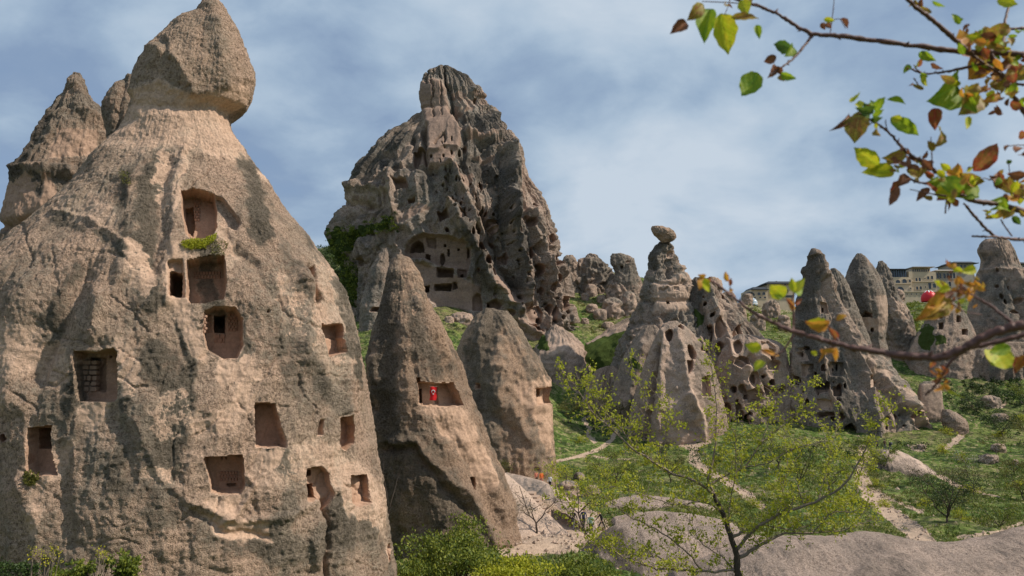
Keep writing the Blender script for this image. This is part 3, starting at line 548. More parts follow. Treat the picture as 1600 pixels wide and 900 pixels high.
# --- the castle
c5 = cc(490, 90, 3.461); c6 = cc(490, 320, 3.461)
def o6(x, y, rx, ry, rot=0): return oval(490 + x / 3.461, 320 + y / 3.461, rx / 3.461, ry / 3.461, rot)
def o5(x, y, rx, ry, rot=0): return oval(490 + x / 3.461, 90 + y / 3.461, rx / 3.461, ry / 3.461, rot)
cas = [(104,688,700),(107,680,709),(112,666,720),(118,660,731),(128,658,737),(136,656,742),(142,657,745),(160,658,756),(178,661,768),(183,645,772),(190,640,778),(196,634,786),(202,620,792),(208,606,799),(216,600,806),(226,591,812),(238,577,819),(250,571,822),(264,558,824),(276,550,828),(290,543,838),(310,539,848),(330,534,856),(346,520,864),(356,514,869),(370,505,874),(400,520,880),(430,535,890),(460,540,897),(500,545,906),(530,548,911),(560,550,913),(600,550,915),(640,550,917)]
ft = [
 RD(c5([(640,70),(648,200),(650,330)]), 1.1, -0.9), RD(c5([(672,60),(690,200),(700,330)]), 1.0, -0.7), RD(c5([(612,60),(620,150)]), 1.5, -1.2), RD(c5([(700,50),(715,160)]), 1.5, -1.5), SM(c5([(592,140),(640,120),(690,130),(715,170),(720,230),(760,330),(800,400),(795,470),(750,600),(620,590),(600,350),(580,200)]), 0.85, 1.0, 5),
 RD(c5([(720,150),(760,290),(820,400),(800,480)]), 3, -1.2), RD(c5([(600,380),(615,560)]), 3, -2.5), RD(c5([(540,430),(560,560)]), 5, -1.5), RD(c5([(655,470),(700,420),(715,460)]), 1.6, -1.6), RD(c5([(620,520),(700,500),(780,510)]), 3, 0.8),
 N(c5([(535,490),(600,480),(615,570),(540,575)]), 2.5, 1.5), N(c5([(430,665),(500,655),(520,700),(450,730)]), 2.0, 3, fresh=0.7), N(c5([(660,820),(720,820),(740,870),(680,880)]), 3, 2), N(c5([(780,840),(820,840),(830,880),(795,900)]), 2.2, 2), N(c5([(505,770),(545,755),(550,780),(515,800)]), 2, 1.5),
 N(o5(775,795,10,15), 3), N(o5(797,795,9,14), 3), N(o5(905,685,12,32,-15), 3), N(o5(940,665,6,12), 2, part=False), N(c5([(982,635),(1003,632),(1005,690),(985,698)]), 1.4, 1.2), N(o5(980,832,12,14), 3), N(o5(935,835,10,14), 3), N(o5(885,862,11,28,-10), 3), N(o5(1002,740,5,12), 2, part=False), N(o5(945,600,6,6), 2, part=False), N(o5(878,745,6,14), 2, part=False), N(o5(832,740,6,14,-20), 2, part=False), N(o5(1187,802,8,14), 2.5), N(o5(1040,487,10,8), 2), N(o5(815,500,12,20), 1.6), N(o5(1050,390,14,8), 1.6),
 N(c6([(940,70),(980,60),(1020,85),(1010,100),(940,95)]), 3, 1.4), N(c6([(942,105),(1005,100),(1000,140),(965,160)]), 1.2, 2), N(o6(722,135,11,14), 3), N(o6(858,150,12,22), 3), N(o6(888,148,9,18), 3), N(o6(903,228,17,28,-10), 3), N(o6(972,215,16,24,-20), 2.4), N(o6(940,298,22,26,-20), 3.5), N(o6(893,350,10,16), 2), N(c6([(1005,280),(1055,250),(1065,290),(1050,325),(1010,320)]), 2.5, 1.6), N(o6(975,360,10,22,-15), 1.2),
 N(c6([(490,250),(510,200),(560,165),(640,150),(740,165),(850,200),(848,300),(835,365),(770,345),(670,330),(600,290),(500,290)]), 2.2, 3.5, fresh=0.75), N(c6([(508,252),(530,205),(560,183),(590,200),(598,250)]), 7, 1.6), N(c6([(600,170),(660,165),(662,230),(610,225)]), 3.6, 2), N(c6([(600,260),(630,262),(628,292),(600,290)]), 5, 1.4), N(c6(rect(702,203,716,218)), 5, 1, rag=0.2), N(c6(rect(722,228,735,272)), 4.5, 1, rag=0.3), N(c6(rect(777,226,791,240)), 4.5, 1, rag=0.2), N(c6([(685,250),(705,250),(712,295),(690,330),(680,300)]), 4.5, 1.2), N(c6([(830,220),(845,220),(845,280),(828,285)]), 4, 1.4),
 SM(c6([(530,300),(660,335),(800,395),(900,440),(912,575),(700,575),(620,510),(560,420),(540,340)]), 0.8, 0.4, 4), N(c6([(665,340),(760,345),(755,392),(668,392)]), 5, 1.4), N(c6([(775,338),(828,338),(830,392),(780,392)]), 3, 1.4), N(c6(rect(793,365,811,392)), 5, 1, rag=0.3), N(c6([(590,445),(628,437),(628,474),(588,480)]), 5, 1.4), N(c6([(655,432),(750,424),(748,467),(655,468)]), 5, 1.4), N(c6([(752,415),(772,420),(782,450),(755,462)]), 2.5, 1.2),
 N(c6([(855,575),(858,500),(880,473),(905,480),(915,520),(912,575)]), 2.2, 2.5, fresh=0.8), N(c6([(935,530),(990,512),(1020,545),(1000,570),(940,560)]), 2.5, 1.8, fresh=0.7), N(c6(rect(938,530,955,555)), 5, 1.2, rag=0.4),
 SM(c6([(955,390),(1010,380),(1060,430),(1122,515),(1118,535),(1060,545),(1030,500)]), 0.75, 0.8, 4), RD(c6([(740,0),(860,180),(940,360),(1030,500),(1100,570)]), 9, 3.6), RD(c6([(880,0),(950,130),(1010,330),(1120,500)]), 6, -3.2), RD(c5([(750,600),(850,800),(870,900)]), 8, 2.6), RD(c5([(740,640),(700,800),(680,900)]), 6, -1.4), PA(c5([(745,590),(850,600),(870,650),(840,700),(800,680),(750,620)]), 0, 0.9, 3, 3), PA(c5([(440,880),(560,790),(640,790),(560,860),(480,900)]), 0, 0.8, 3, 4),
 RD(c6([(1060,0),(1100,150),(1130,350),(1140,520)]), 10, 3.2), RD(c6([(1010,0),(1040,150),(1050,300)]), 6, -2.2), RD(c6([(1180,50),(1230,250),(1300,450),(1330,640)]), 9, 2.2), RD(c6([(1200,250),(1230,420),(1250,560)]), 6, -1.5), RD(c5([(1060,500),(1080,700),(1070,880)]), 8, 3), RD(c5([(990,440),(1050,520),(1060,640)]), 6, 1.2), RD(c5([(820,400),(930,420),(1000,410)]), 5, 1.5), RD(c5([(820,440),(930,460),(1020,450)]), 5, -1.2), RD(c5([(840,560),(960,540)]), 5, -1.0), RD(c5([(430,600),(500,580),(620,600)]), 5, -1.6), RD(c5([(420,640),(430,760),(440,860)]), 6, 2.2), RD(c5([(180,700),(300,690),(400,720)]), 5, 1.5), RD(c5([(170,790),(260,780),(350,810)]), 5, -1.5),
 RD(c5([(860,180),(930,250),(980,330)]), 6, 1.8), RD(c5([(760,280),(850,350),(900,380)]), 7, -2.0), PA(c5([(820,405),(980,400),(1000,430),(830,440)]), 0, 0.7, 3, 3), PA(c5([(840,530),(980,515),(980,545),(850,555)]), 0, 0.7, 3, 3), PA(c5([(730,180),(890,190),(950,240),(860,290),(770,300)]), 0, 0.5, 4, 5), PA(c5([(1060,560),(1150,560),(1200,680),(1270,880),(1100,880),(1070,700)]), 0, 0.5, 8, 8), PA(c5([(180,740),(400,700),(440,760),(400,820),(170,830)]), 0, 0.35, 5, 6),
 LP(c5([(300,520),(420,450),(520,420)]), 14, 1, 0.9), LP(c5([(210,640),(330,560),(420,560)]), 16, 1, 0.9), LP(c5([(820,580),(950,620),(1040,680),(1040,850)]), 22, 1, 0.9), LP(c5([(830,480),(980,470)]), 8, 1, 0.9), LP(c6([(800,60),(900,300),(960,460)]), 12, 1, 0.5), LP(c6([(1100,50),(1130,250),(1120,420)]), 14, 1, 0.8), LP(c5([(780,320),(900,330),(1000,370)]), 9, 1, 0.8), LP(c5([(620,650),(600,760)]), 14, 1, 0.6),
 N(o6(1140,85,12,20), 1.2, part=False), N(o6(1165,105,20,28,-20), 2.4), N(o6(1173,262,14,32,-8), 2.6), N(c6([(1235,215),(1270,215),(1275,270),(1245,268)]), 2, 1.4), N(o6(1303,300,22,28,-20), 2.6), N(o6(1222,350,20,30,-15), 3.2), N(o6(1278,442,12,34), 2), N(o6(1243,465,10,26), 1.6), N(o6(1322,396,22,26), 2.4), N(o6(1350,530,32,46,-8), 2.6), N(o6(1272,570,10,34), 2.4), N(o6(1292,590,9,50), 2), N(o6(1292,180,12,26,-15), 1.8), N(o6(1205,445,8,14), 1.4, part=False), N(o6(1190,20,8,10), 2), N(o6(1240,60,8,10), 1.6, part=False), N(o6(1110,540,6,10), 1.4, part=False),
 N(c6([(1140,560),(1225,545),(1245,585),(1230,640),(1180,640),(1150,600)]), 1.5, 1.6, fresh=0.9), N(c6(rect(1205,610,1232,640)), 4, 1, rag=0.4), N(c6([(1150,655),(1230,650),(1235,685),(1200,680)]), 3.5, 1.2), N(o6(1050,590,34,18), 3.6), N(c6(rect(1195,575,1205,588)), 4, 1, rag=0.2), N(c5([(860,230),(875,225),(878,250),(862,252)]), 1.6, 1.1, part=False),
 RD(c6([(1030,560),(1120,640),(1200,690)]), 6, 1.6), PA(c6([(1060,600),(1160,620),(1240,680),(1420,790),(1180,790)]), 0, 0.75, 5, 6), PA(c6([(0,180),(200,110),(430,60),(460,130),(300,190),(200,270),(280,420),(240,560),(0,560)]), 2, 0.62, 8, 14)]
rnd = random.Random(5)
for _ in range(110):   # small dovecote holes and hollows scattered down the right ridges
    t_ = rnd.random(); x_ = 700 + t_ * 190 + rnd.uniform(-40, 15); y_ = 250 + t_ * 260 + rnd.uniform(-40, 30)
    ft.append(N(oval(x_, y_, rnd.uniform(1.0, 2.5), rnd.uniform(1.6, 4.6), rnd.uniform(-25, 5), 10), rnd.uniform(1.4, 3), 1.1, part=False, fresh=0.4))
_, _, CAv = rock('rock_castle', 'towering castle rock honeycombed with caves, smooth pink slab at its summit', 'rock castle', cas, 181, M['castle'], body='castle_body', part_name='cave_opening', k=0.5, jag=3.2, bs=51, step=1.15, amp=0.03, rough=0.012, flute=0.036, crag=0.028, ffreq=6.5, feats=ft, seed=23, sq=0.9)
# spur and lumps at the castle's foot
rock('rock_spur', 'grey rock spur with a hollow base left of the castle foot', 'rock', [(388,598,604),(396,592,607),(420,578,608),(450,570,609),(478,562,608),(492,562,606)], 160, M['castle'], k=0.8, step=1.6, amp=0.04, rough=0.03, flute=0.05, seed=31, feats=[N(c6([(300,575),(320,550),(370,548),(385,575)]), 3, 2), LP([(590,420),(585,470)], 10, 1, 0.5)])
rock('rock_spur', 'broken grey rock shelf with a round hole on the slope left of the castle', 'rock', [(366,575,600),(372,562,626),(384,553,634),(396,550,632),(412,556,612),(420,560,606)], 172, M['castle'], k=0.5, step=1.4, amp=0.08, rough=0.04, flute=0.05, crag=0.09, seed=33, feats=[N(o6(250,310,28,22), 2, 2.0), N(o6(395,220,22,26), 2.5, 1.6)])
rock('rock_mound', 'pale conical tuff mound at the right foot of the castle', 'rock', [(508,864,870),(516,856,884),(526,848,900),(540,838,912),(556,826,920),(580,820,930)], 163, M['smooth'], k=0.9, step=1.6, amp=0.04, rough=0.03, flute=0.04, seed=35, feats=[PA([(855,515),(915,545),(860,555)], 0, 0.7, 5, 5), PA([(838,530),(850,520),(862,545),(840,550)], 2, 0.8, 4, 4)])
# skyline rocks right of the castle
rock('skyline_rock', 'thin leaning rock fin with two eye holes on the skyline', 'rock', [(396,956,972),(400,955,986),(406,955,992),(420,958,996),(440,958,1003),(455,960,1006),(480,960,1010)], 196, M['far'], k=0.35, jag=2.5, step=1.4, amp=0.04, rough=0.03, crag=0.03, seed=37, feats=[N(oval(972,416,2.2,2.6), 3, 1), N(oval(981,408,4,2), 1, 1.2)])
rock('skyline_rock', 'jagged rough outcrop between the castle and the thin rock fin', 'rock', [(400,915,930),(406,908,944),(414,900,952),(424,896,960),(440,890,965),(470,885,975)], 205, M['far'], k=0.5, step=1.4, amp=0.09, rough=0.06, crag=0.09, jag=5, seed=39)
rock('skyline_rock', 'small rounded outcrop on the skyline beside the castle flank', 'rock', [(399,884,895),(404,880,900),(414,876,905),(430,874,908)], 204, M['far'], k=0.6, step=1.4, amp=0.07, rough=0.05, crag=0.06, seed=40)
# --- capped chimney in the middle
ft = [RD([(990,470),(1085,470)], 4, -0.6), RD([(1010,440),(1075,445)], 3, -0.5), SM(cc(860,340,3.213)([(520,330),(640,300),(690,380),(700,470),(520,480)]), 0.7, 0.5, 5), N(cc(860,340,3.213)(rect(582,418,598,440)), 2.5, 1, rag=0.3), N(cc(860,340,3.213)(rect(615,345,642,368)), 0.5, 1, rag=0.3), N(oval(1047,397,5,7), 0.8, 2, part=False), LP([(1030,380),(1020,410),(1030,425)], 12, 1, 1), RD([(1060,400),(1062,430),(1078,450)], 5, 0.9), RD([(1040,395),(1045,430)], 4, -0.7), PA([(1055,410),(1080,440),(1085,480),(1070,480)], 0, 0.5, 4, 4), RD(cc(860,340,3.213)([(550,360),(570,370),(590,355)]), 1.5, -0.5)]
T1, _, _ = rock('capped_chimney', 'slender stepped rock pinnacle balancing a flat dark capstone', 'rock spire', [(378,1033,1042),(382,1024,1050),(388,1020,1053),(400,1012,1057),(412,1011,1062),(424,1012,1068),(428,1009,1068),(440,1007,1078),(450,1005,1082),(456,1000,1081),(475,996,1090),(490,990,1094),(510,980,1104),(540,965,1120),(580,950,1130),(620,940,1140)], 152, M['far'], body='chimney_body', k=0.8, step=1.2, amp=0.035, rough=0.03, flute=0.02, crag=0.05, jag=3.0, feats=ft, seed=41, sq=0.85)
rock('capped_chimney', '', '', [(354,1019,1036),(357,1017,1046),(361,1018,1053),(366,1021,1056),(371,1026,1057),(375,1030,1054),(379,1034,1046)], 150, M['rear'], body='capstone', parent=T1, k=0.7, step=0.7, amp=0.03, rough=0.03, crag=0.04, seed=43)
# --- cave riddled cliff below it
c8 = cc(860, 340, 3.213)
def o8(x, y, rx, ry, rot=0): return oval(860 + x / 3.213, 340 + y / 3.213, rx / 3.213, ry / 3.213, rot)
ft = [N(o8(800,580,22,42), 3, 2), N(o8(850,560,28,50), 2.2, 3, fresh=.8), N(o8(850,660,26,36), 2.5, 2.4), N(c8([(775,760),(800,735),(830,745),(838,785),(780,785)]), 5, 1.5), N(c8([(855,760),(900,755),(905,820),(860,822)]), 3, 1.5), N(c8(rect(872,775,890,818)), 5, 1.2), N(o8(935,585,22,34,-15), 2.2, 2), N(c8([(845,860),(880,845),(930,870),(940,930),(850,930)]), 3.5, 2), RD([(1105,450),(1130,520),(1165,600)], 5, 1.6), RD([(1120,440),(1150,520),(1190,590)], 4, 1.2), RD([(1095,480),(1110,540),(1120,640)], 5, -1.4), PA([(1080,470),(1130,470),(1150,560),(1190,640),(1120,640)], 0, 0.45, 5, 6), LP([(1090,440),(1080,480)], 16, 1, 1), PA([(1000,500),(1040,485),(1100,485),(1095,510),(1075,530),(1020,520)], 2, 0.9, 4, 4)]
def caves(ft, poly, n, seed_, s0=2.0, s1=5.5):
    r_ = random.Random(seed_); P_ = np.array(poly, float); k_ = 0
    while k_ < n:
        x, y = r_.uniform(P_[:, 0].min(), P_[:, 0].max()), r_.uniform(P_[:, 1].min(), P_[:, 1].max())
        if poly_sd(P_, np.array([x]), np.array([y]))[0] < 2: continue
        w = r_.uniform(s0, s1); h = w * r_.uniform(.8, 1.7); ft.append(N(oval(x, y, w, h, r_.uniform(-25, 15), 10) if r_.random() < .5 else arch(x - w, y - h, x + w, y + h), r_.uniform(2, 4), 1.3, part=w > 3.4, fresh=.7)); k_ += 1
caves(ft, [(1085,450),(1110,455),(1190,640),(1190,690),(1075,690),(1080,540)], 26, 4)
rock('rock_cliff', 'sharp ridged tuff cliff riddled with caves right of the capped pinnacle', 'rock cliff', [(434,1085,1098),(438,1080,1106),(450,1078,1118),(470,1074,1128),(500,1068,1150),(525,1062,1168),(550,1056,1184),(600,1050,1205),(650,1048,1218),(690,1045,1228),(720,1045,1230)], 150, M['far'], body='cliff_body', k=0.7, step=1.3, amp=0.04, rough=0.022, flute=0.05, crag=0.02, feats=ft, seed=47)
rock('rock_cliff', 'rounded smooth tuff lump with an oval dark hole, below the capped pinnacle', 'rock cliff', [(502,1044,1058),(508,1034,1068),(520,1027,1082),(540,1017,1098),(570,1006,1114),(600,996,1124),(640,984,1134),(680,980,1140),(710,984,1142),(740,986,1142)], 134, M['smooth'], body='lump_body', k=0.8, step=1.3, amp=0.03, rough=0.016, flute=0.008, crag=0.012, seed=49, feats=[N(o8(598,595,20,32,12), 3, 1.8), N(o8(655,555,16,16), 2, 2), N(o8(710,675,22,42,-20), 3, 2), N(c8([(680,720),(715,715),(720,760),(690,790)]), 2, 2), N(o8(770,650,18,24), 2, 2), PA([(1030,520),(1075,520),(1100,600),(1090,660),(1030,640)], 0, 0.5, 10, 8), RD([(1075,620),(1095,660),(1100,700)], 5, 1.0), PA([(1075,600),(1100,640),(1105,690),(1085,660)], 0, 0.9, 4, 4), PA([(1050,665),(1110,690),(1100,712),(1040,700)], 0, 0.8, 4, 4), RD([(1030,540),(1018,600),(1008,690)], 5, -1.6), RD([(1040,520),(1034,580),(1030,700)], 6, 0.9), RD([(1060,520),(1075,600),(1085,650)], 5, 0.8), RD([(1010,600),(998,680)], 5, 0.8), N(c8([(760,800),(800,790),(815,900),(765,900)]), 2, 2)])
rock('rock_cliff', 'smooth pale tuff slope running down left of the lump with an oval hole', 'rock cliff', [(508,1008,1024),(520,996,1036),(540,984,1042),(560,972,1046),(590,962,1048),(630,950,1050),(670,940,1052),(700,936,1052),(730,934,1052)], 144, M['smooth'], k=0.55, step=1.6, amp=0.04, rough=0.012, flute=0.022, seed=51, ffreq=2.2, feats=[RD([(1005,540),(985,620),(975,690)], 6, 1.0), RD([(1015,560),(1005,620),(1000,690)], 5, -1.0), LP([(985,560),(1010,590)], 10, 2, 0.7)])
rock('rock_cliff', 'low sloping tuff apron between the castle and the capped pinnacle', 'rock cliff', [(497,978,990),(510,955,1000),(525,935,1010),(545,905,1015),(560,880,1016),(590,870,1016)], 163, M['smooth'], k=0.35, step=1.6, amp=0.04, rough=0.02, flute=0.03, seed=52, feats=[PA([(880,548),(985,515),(1010,560),(1000,590),(870,590)], 2, 0.95, 3, 3), PA([(900,545),(985,500),(990,512),(930,545)], 0, 0.8, 2, 2)])
rock('rock_cliff', 'narrow pale tuff fin left of the smooth slope, under the green terrace', 'rock cliff', [(572,948,962),(580,930,982),(600,918,996),(630,908,1004),(670,902,1010)], 152, M['smooth'], k=0.4, step=1.6, amp=0.03, rough=0.01, flute=0.10, seed=151, feats=[N(oval(975,600,4,9), 1.5, 1.5)])
rock('rock_cliff', 'pale tuff wall with scooped hollows between the oval hole lump and the domed houses', 'rock cliff', [(556,1096,1116),(566,1090,1132),(590,1086,1146),(630,1084,1156),(680,1082,1160)], 142, M['smooth'], k=0.6, step=1.3, amp=0.035, rough=0.012, flute=0.04, seed=153, feats=[N(c8([(775,760),(800,735),(830,745),(838,785),(780,785)]), 4, 1.5), N(arch(1106,612,1120,636), 3, 1.5), N(oval(1131,592,6,9), 3, 1.5), N(arch(1128,640,1142,662), 3, 1.5), N(oval(1112,655,6,8), 3, 1.5), N(oval(1138,618,4,6), 3, 1.4)])
rock('rock_cliff', 'small knobby ridge stepping down right behind the sharp ridged cliff', 'rock cliff', [(452,1108,1118),(462,1104,1134),(480,1100,1150),(505,1100,1172),(530,1100,1196),(560,1100,1215)], 162, M['far'], k=0.6, step=1.4, amp=0.04, rough=0.02, flute=0.05, crag=0.03, seed=155, feats=[N(o8(860,400,16,10), 2, 1.5), N(oval(1145,500,4,7), 2, 1.4), N(oval(1160,520,5,8), 2, 1.4)])
# dome houses
ft = [N(o8(940,650,26,36), 2.2, 2.2), N(c8([(915,735),(950,690),(1000,700),(1005,740),(960,760)]), 2.4, 2), N(c8([(1055,625),(1100,618),(1140,650),(1130,672),(1060,670)]), 1.0, 3, fresh=0.9), N(c8([(1085,740),(1120,700),(1160,730),(1150,770),(1090,765)]), 2.2, 2), N(o8(1028,812,32,44), 1.8, 2.4), N(o8(1022,812,14,30), 3.5, 1.4), N(o8(960,860,20,26), 2.2, 2), N(c8([(985,870),(1040,850),(1075,880),(1060,930),(990,930)]), 2.6, 2), N(c8([(1080,840),(1150,860),(1150,900),(1080,900)]), 2.2, 2), N(c8([(1100,650),(1140,660),(1130,690),(1110,680)]), 1.6, 1.6),
 RD(c8([(900,620),(940,720),(1000,760)]), 4, 0.9), RD(c8([(1010,690),(1060,780),(1110,900)]), 4, -1.2), PA([(1150,545),(1215,545),(1225,600),(1160,590)], 0, 0.6, 5, 6), RD(c8([(1060,690),(1090,720)]), 4, 0.8)]
caves(ft, [(1140,540),(1222,545),(1236,690),(1115,690),(1120,580)], 24, 6)
ft += [N(arch(x_, y_, x_ + 13, y_ + 17), 3, 1.5) for x_, y_ in ((1128,628),(1150,640),(1172,622),(1196,636),(1140,664),(1182,662))]
rock('rock_cliff', 'domed tuff houses with smooth scooped hollows and dark doors beside the tall grey cone', 'rock cliff', [(524,1150,1180),(532,1138,1212),(545,1128,1228),(570,1118,1233),(600,1112,1238),(640,1108,1244),(690,1112,1244),(730,1104,1250)], 139, M['smooth'], body='cliff_body', k=0.6, step=1.3, amp=0.04, rough=0.015, flute=0.03, crag=0.012, feats=ft, seed=53)
# --- tall grey cones on the right
c1 = cc(1150, 340, 3.213)
def o1(x, y, rx, ry, rot=0): return oval(1150 + x / 3.213, 340 + y / 3.213, rx / 3.213, ry / 3.213, rot)
cD = cc(1180, 560, 2.648)
def oD(x, y, rx, ry, rot=0): return oval(1180 + x / 2.648, 560 + y / 2.648, rx / 2.648, ry / 2.648, rot)
ft = [N(c1([(420,425),(455,425),(465,485),(425,485)]), 1.0, 1.4), N(c1(rect(430,450,443,476)), 2.6, 1, rag=0.3), N(c1([(320,660),(350,640),(380,665),(378,720),(325,720)]), 1.0, 1.6), N(o1(350,655,22,10), 2, 1.4, part=False), N(c1([(325,735),(390,735),(390,800),(330,800)]), 1.2, 1.4, fresh=0.9), N(c1([(470,730),(540,735),(540,795),(475,790)]), 1.0, 1.4, fresh=0.9), N(c1(rect(502,738,514,770)), 3, 1, rag=0.3), N(c1([(395,830),(470,825),(475,870),(400,860)]), 2.5, 1.6), N(c1([(485,850),(530,840),(528,900),(490,900)]), 2.5, 1.6), N(o1(300,840,22,8), 1.6, 1.2), N(o1(325,690,9,16), 2.4, part=False), N(o1(545,845,8,14), 2, part=False),
 N(cD([(240,110),(300,100),(305,140),(250,150)]), 2.4, 1.5), N(cD([(255,225),(330,222),(330,238),(260,246)]), 3, 1.2), N(oD(310,210,5,5), 2, part=False), N(oD(345,180,8,6), 2, 1.2), N(cD([(250,165),(320,170),(322,215),(255,218)]), 1, 2, fresh=0.8), N(cD([(360,330),(370,285),(400,270),(420,290),(420,330)]), 3.5, 1.8), N(cD([(632,210),(660,200),(690,230),(685,300),(660,290),(640,255)]), 1.4, 1.8), N(oD(642,235,10,20), 3.4, 1.2), N(oD(642,328,11,17), 3.2, 1.3), N(oD(562,322,10,16), 1.6, 1.4), N(oD(588,240,9,22), 2, 1.4), N(cD([(300,30),(360,30),(360,75),(310,72)]), 1.2, 1.5), N(cD([(570,20),(620,30),(640,80),(590,100)]), 1.8, 2), N(cD([(460,80),(510,90),(510,150),(470,130)]), 1.6, 2), N(cD([(610,150),(680,180),(690,220),(650,190)]), 1.0, 2, fresh=1),
 RD([(1275,400),(1300,470),(1345,560),(1400,620),(1450,680)], 6, 1.5), RD([(1285,440),(1330,540),(1380,610)], 5, -1.1), RD(cD([(290,10),(300,100),(330,170),(360,215)]), 2.2, 0.9), LP(cD([(290,10),(300,100),(330,170),(360,215)]), 3, 0, 1.0), RD([(1310,500),(1360,600),(1370,690)], 6, 1.3), RD([(1345,545),(1400,600),(1430,660)], 5, 1.3), RD([(1365,580),(1410,650)], 4, -1.1), LP([(1265,410),(1262,480),(1265,540),(1285,600)], 20, 1, 1), PA([(1340,540),(1440,600),(1460,690),(1380,690),(1370,620)], 0, 0.35, 8, 10), LP([(1345,560),(1390,600),(1440,680)], 6, 0, 0.8), RD([(1256,420),(1246,540),(1240,640)], 5, 0.8), LP([(1310,560),(1330,680)], 14, 1, 0.8), LP([(1285,440),(1325,530)], 5, 0, 0.5)]
caves(ft, [(1245,560),(1300,560),(1350,690),(1235,690)], 22, 8, 1.6, 4.5); caves(ft, [(1360,580),(1400,620),(1450,690),(1360,690)], 12, 9, 1.4, 4)
rock('fairy_chimney', 'tallest grey cone on the right, knobbed tip and long ridge down to the ledge', 'rock spire', [(390,1267,1274),(396,1263,1278),(401,1265,1278),(410,1260,1284),(430,1255,1295),(470,1250,1313),(500,1245,1331),(540,1238,1357),(580,1232,1388),(610,1228,1415),(635,1226,1438),(660,1225,1452),(685,1224,1458),(710,1224,1460),(740,1222,1462)], 138, M['far'], body='chimney_body', part_name='carved_window', k=0.75, step=1.2, amp=0.022, rough=0.014, flute=0.03, crag=0.008, feats=ft, seed=59, jag=1.5)
rock('fairy_chimney', 'smooth cone with a pale broken right face just right of the tallest grey cone', 'rock spire', [(396,1339,1346),(402,1334,1353),(412,1328,1362),(430,1321,1374),(455,1318,1384),(480,1322,1388),(500,1328,1388),(515,1334,1386),(530,1338,1384),(560,1340,1392),(600,1345,1402),(640,1345,1412)], 152, M['far'], body='chimney_body', k=0.85, step=1.3, amp=0.025, rough=0.014, flute=0.03, seed=61, feats=[PA(c1([(700,390),(760,385),(765,470),(745,560),(720,520),(705,440)]), 0, 1, 3, 4), N(c1([(620,500),(650,465),(680,480),(685,500)]), 3.5, 1.5), PA(c1([(620,500),(745,500),(740,580),(650,570)]), 0, 0.9, 3, 4), N(o1(685,565,9,12), 3, 1.2), LP([(1340,410),(1340,480)], 20, 1, 0.7)])
rock('fairy_chimney', 'narrow grey ridge peeking out behind the tallest cone on its right side', 'rock spire', [(420,1298,1306),(428,1296,1316),(445,1295,1326),(480,1300,1340),(530,1310,1360),(570,1320,1370)], 146, M['far'], k=0.6, step=1.6, amp=0.03, rough=0.02, flute=0.03, seed=62)
rock('fairy_chimney', 'rugged pinkish peak standing in front of the hotel terrace', 'rock spire', [(408,1374,1380),(414,1370,1386),(425,1368,1392),(445,1366,1398),(465,1370,1406),(480,1376,1418),(500,1378,1428),(540,1380,1435),(580,1380,1440)], 168, M['far'], k=0.7, step=1.4, amp=0.05, rough=0.04, flute=0.04, crag=0.05, seed=63, feats=[PA([(1390,460),(1420,480),(1420,500),(1390,500)], 0, 0.6, 4, 4)])
rock('fairy_chimney', 'broad grey cone with a flat knobbly top at the far right', 'rock spire', [(374,1538,1568),(378,1532,1578),(392,1526,1586),(404,1532,1590),(420,1530,1598),(424,1526,1604),(440,1522,1614),(470,1514,1630),(500,1508,1645),(540,1502,1660),(600,1500,1672),(640,1500,1675)], 178, M['far'], body='chimney_body', part_name='carved_window', k=0.8, step=1.4, amp=0.02, rough=0.012, flute=0.025, crag=0.006, seed=67, feats=[N(o1(1370,345,6,12), 2), N(o1(1332,395,10,16,-25), 2), N(o1(1350,425,8,14,-25), 2), N(o1(1420,415,24,16), 2), N(o1(1310,345,14,10), 1.4), N(o1(1310,270,10,8), 1.5), N(o1(1400,470,26,12), 2), LP([(1560,390),(1545,440),(1560,520)], 40, 1, 0.5), RD([(1525,423),(1600,423)], 3, 0.5), RD([(1590,430),(1620,500)], 5, 0.9), RD([(1575,440),(1600,500)], 4, -0.8)])
rock('pierced_rock', 'small dome-shaped grey rock pierced by five square windows below the red canopy', 'rock', [(469,1470,1486),(474,1463,1494),(482,1456,1502),(495,1448,1512),(510,1440,1520),(530,1425,1528),(550,1415,1534),(580,1410,1540)], 162, M['far'], body='rock_body', part_name='carved_window', k=0.8, step=1.3, amp=0.03, rough=0.014, flute=0.02, seed=71, feats=[N(oval(1480,475,3,3), 2), N(c1(rect(1018,480,1038,505)), 2.5, 1.2), N(c1(rect(1018,525,1042,565)), 2.5, 1.2), N(c1([(1105,490),(1130,490),(1132,525),(1108,525)]), 2.5, 1.2), N(c1(rect(1135,558,1162,590)), 2.5, 1.2), N(o1(985,500,7,8), 2), PA(c1([(920,560),(960,530),(1000,560),(990,620),(970,680),(920,640)]), 2, 0.9, 4, 4), PA(c1([(860,600),(910,550),(925,580),(920,680),(850,680)]), 0, 0.7, 3, 3), PA(c1([(995,600),(1050,590),(1060,630),(1000,640)]), 2, 0.9, 3, 4)])
rock('rock_slab', 'grey rock slab behind the lower twig at the far right edge', 'rock', [(535,1545,1640),(545,1520,1650),(560,1508,1655),(580,1500,1660),(600,1505,1662),(620,1520,1664)], 158, M['far'], k=0.3, step=1.6, amp=0.04, rough=0.02, flute=0.04, seed=73)
rock('wall_stub', 'squared pink tuff wall stub at the right end of the long ridge', 'rock', [(596,1442,1462),(600,1436,1470),(620,1432,1472),(645,1434,1476),(655,1436,1480),(675,1436,1482)], 136, M['far'], k=0.5, step=1.4, amp=0.03, rough=0.02, crag=0.03, seed=75, sq=0.3, feats=[SM([(1438,600),(1470,600),(1474,655),(1440,655)], 0.8, 0.2, 3)])
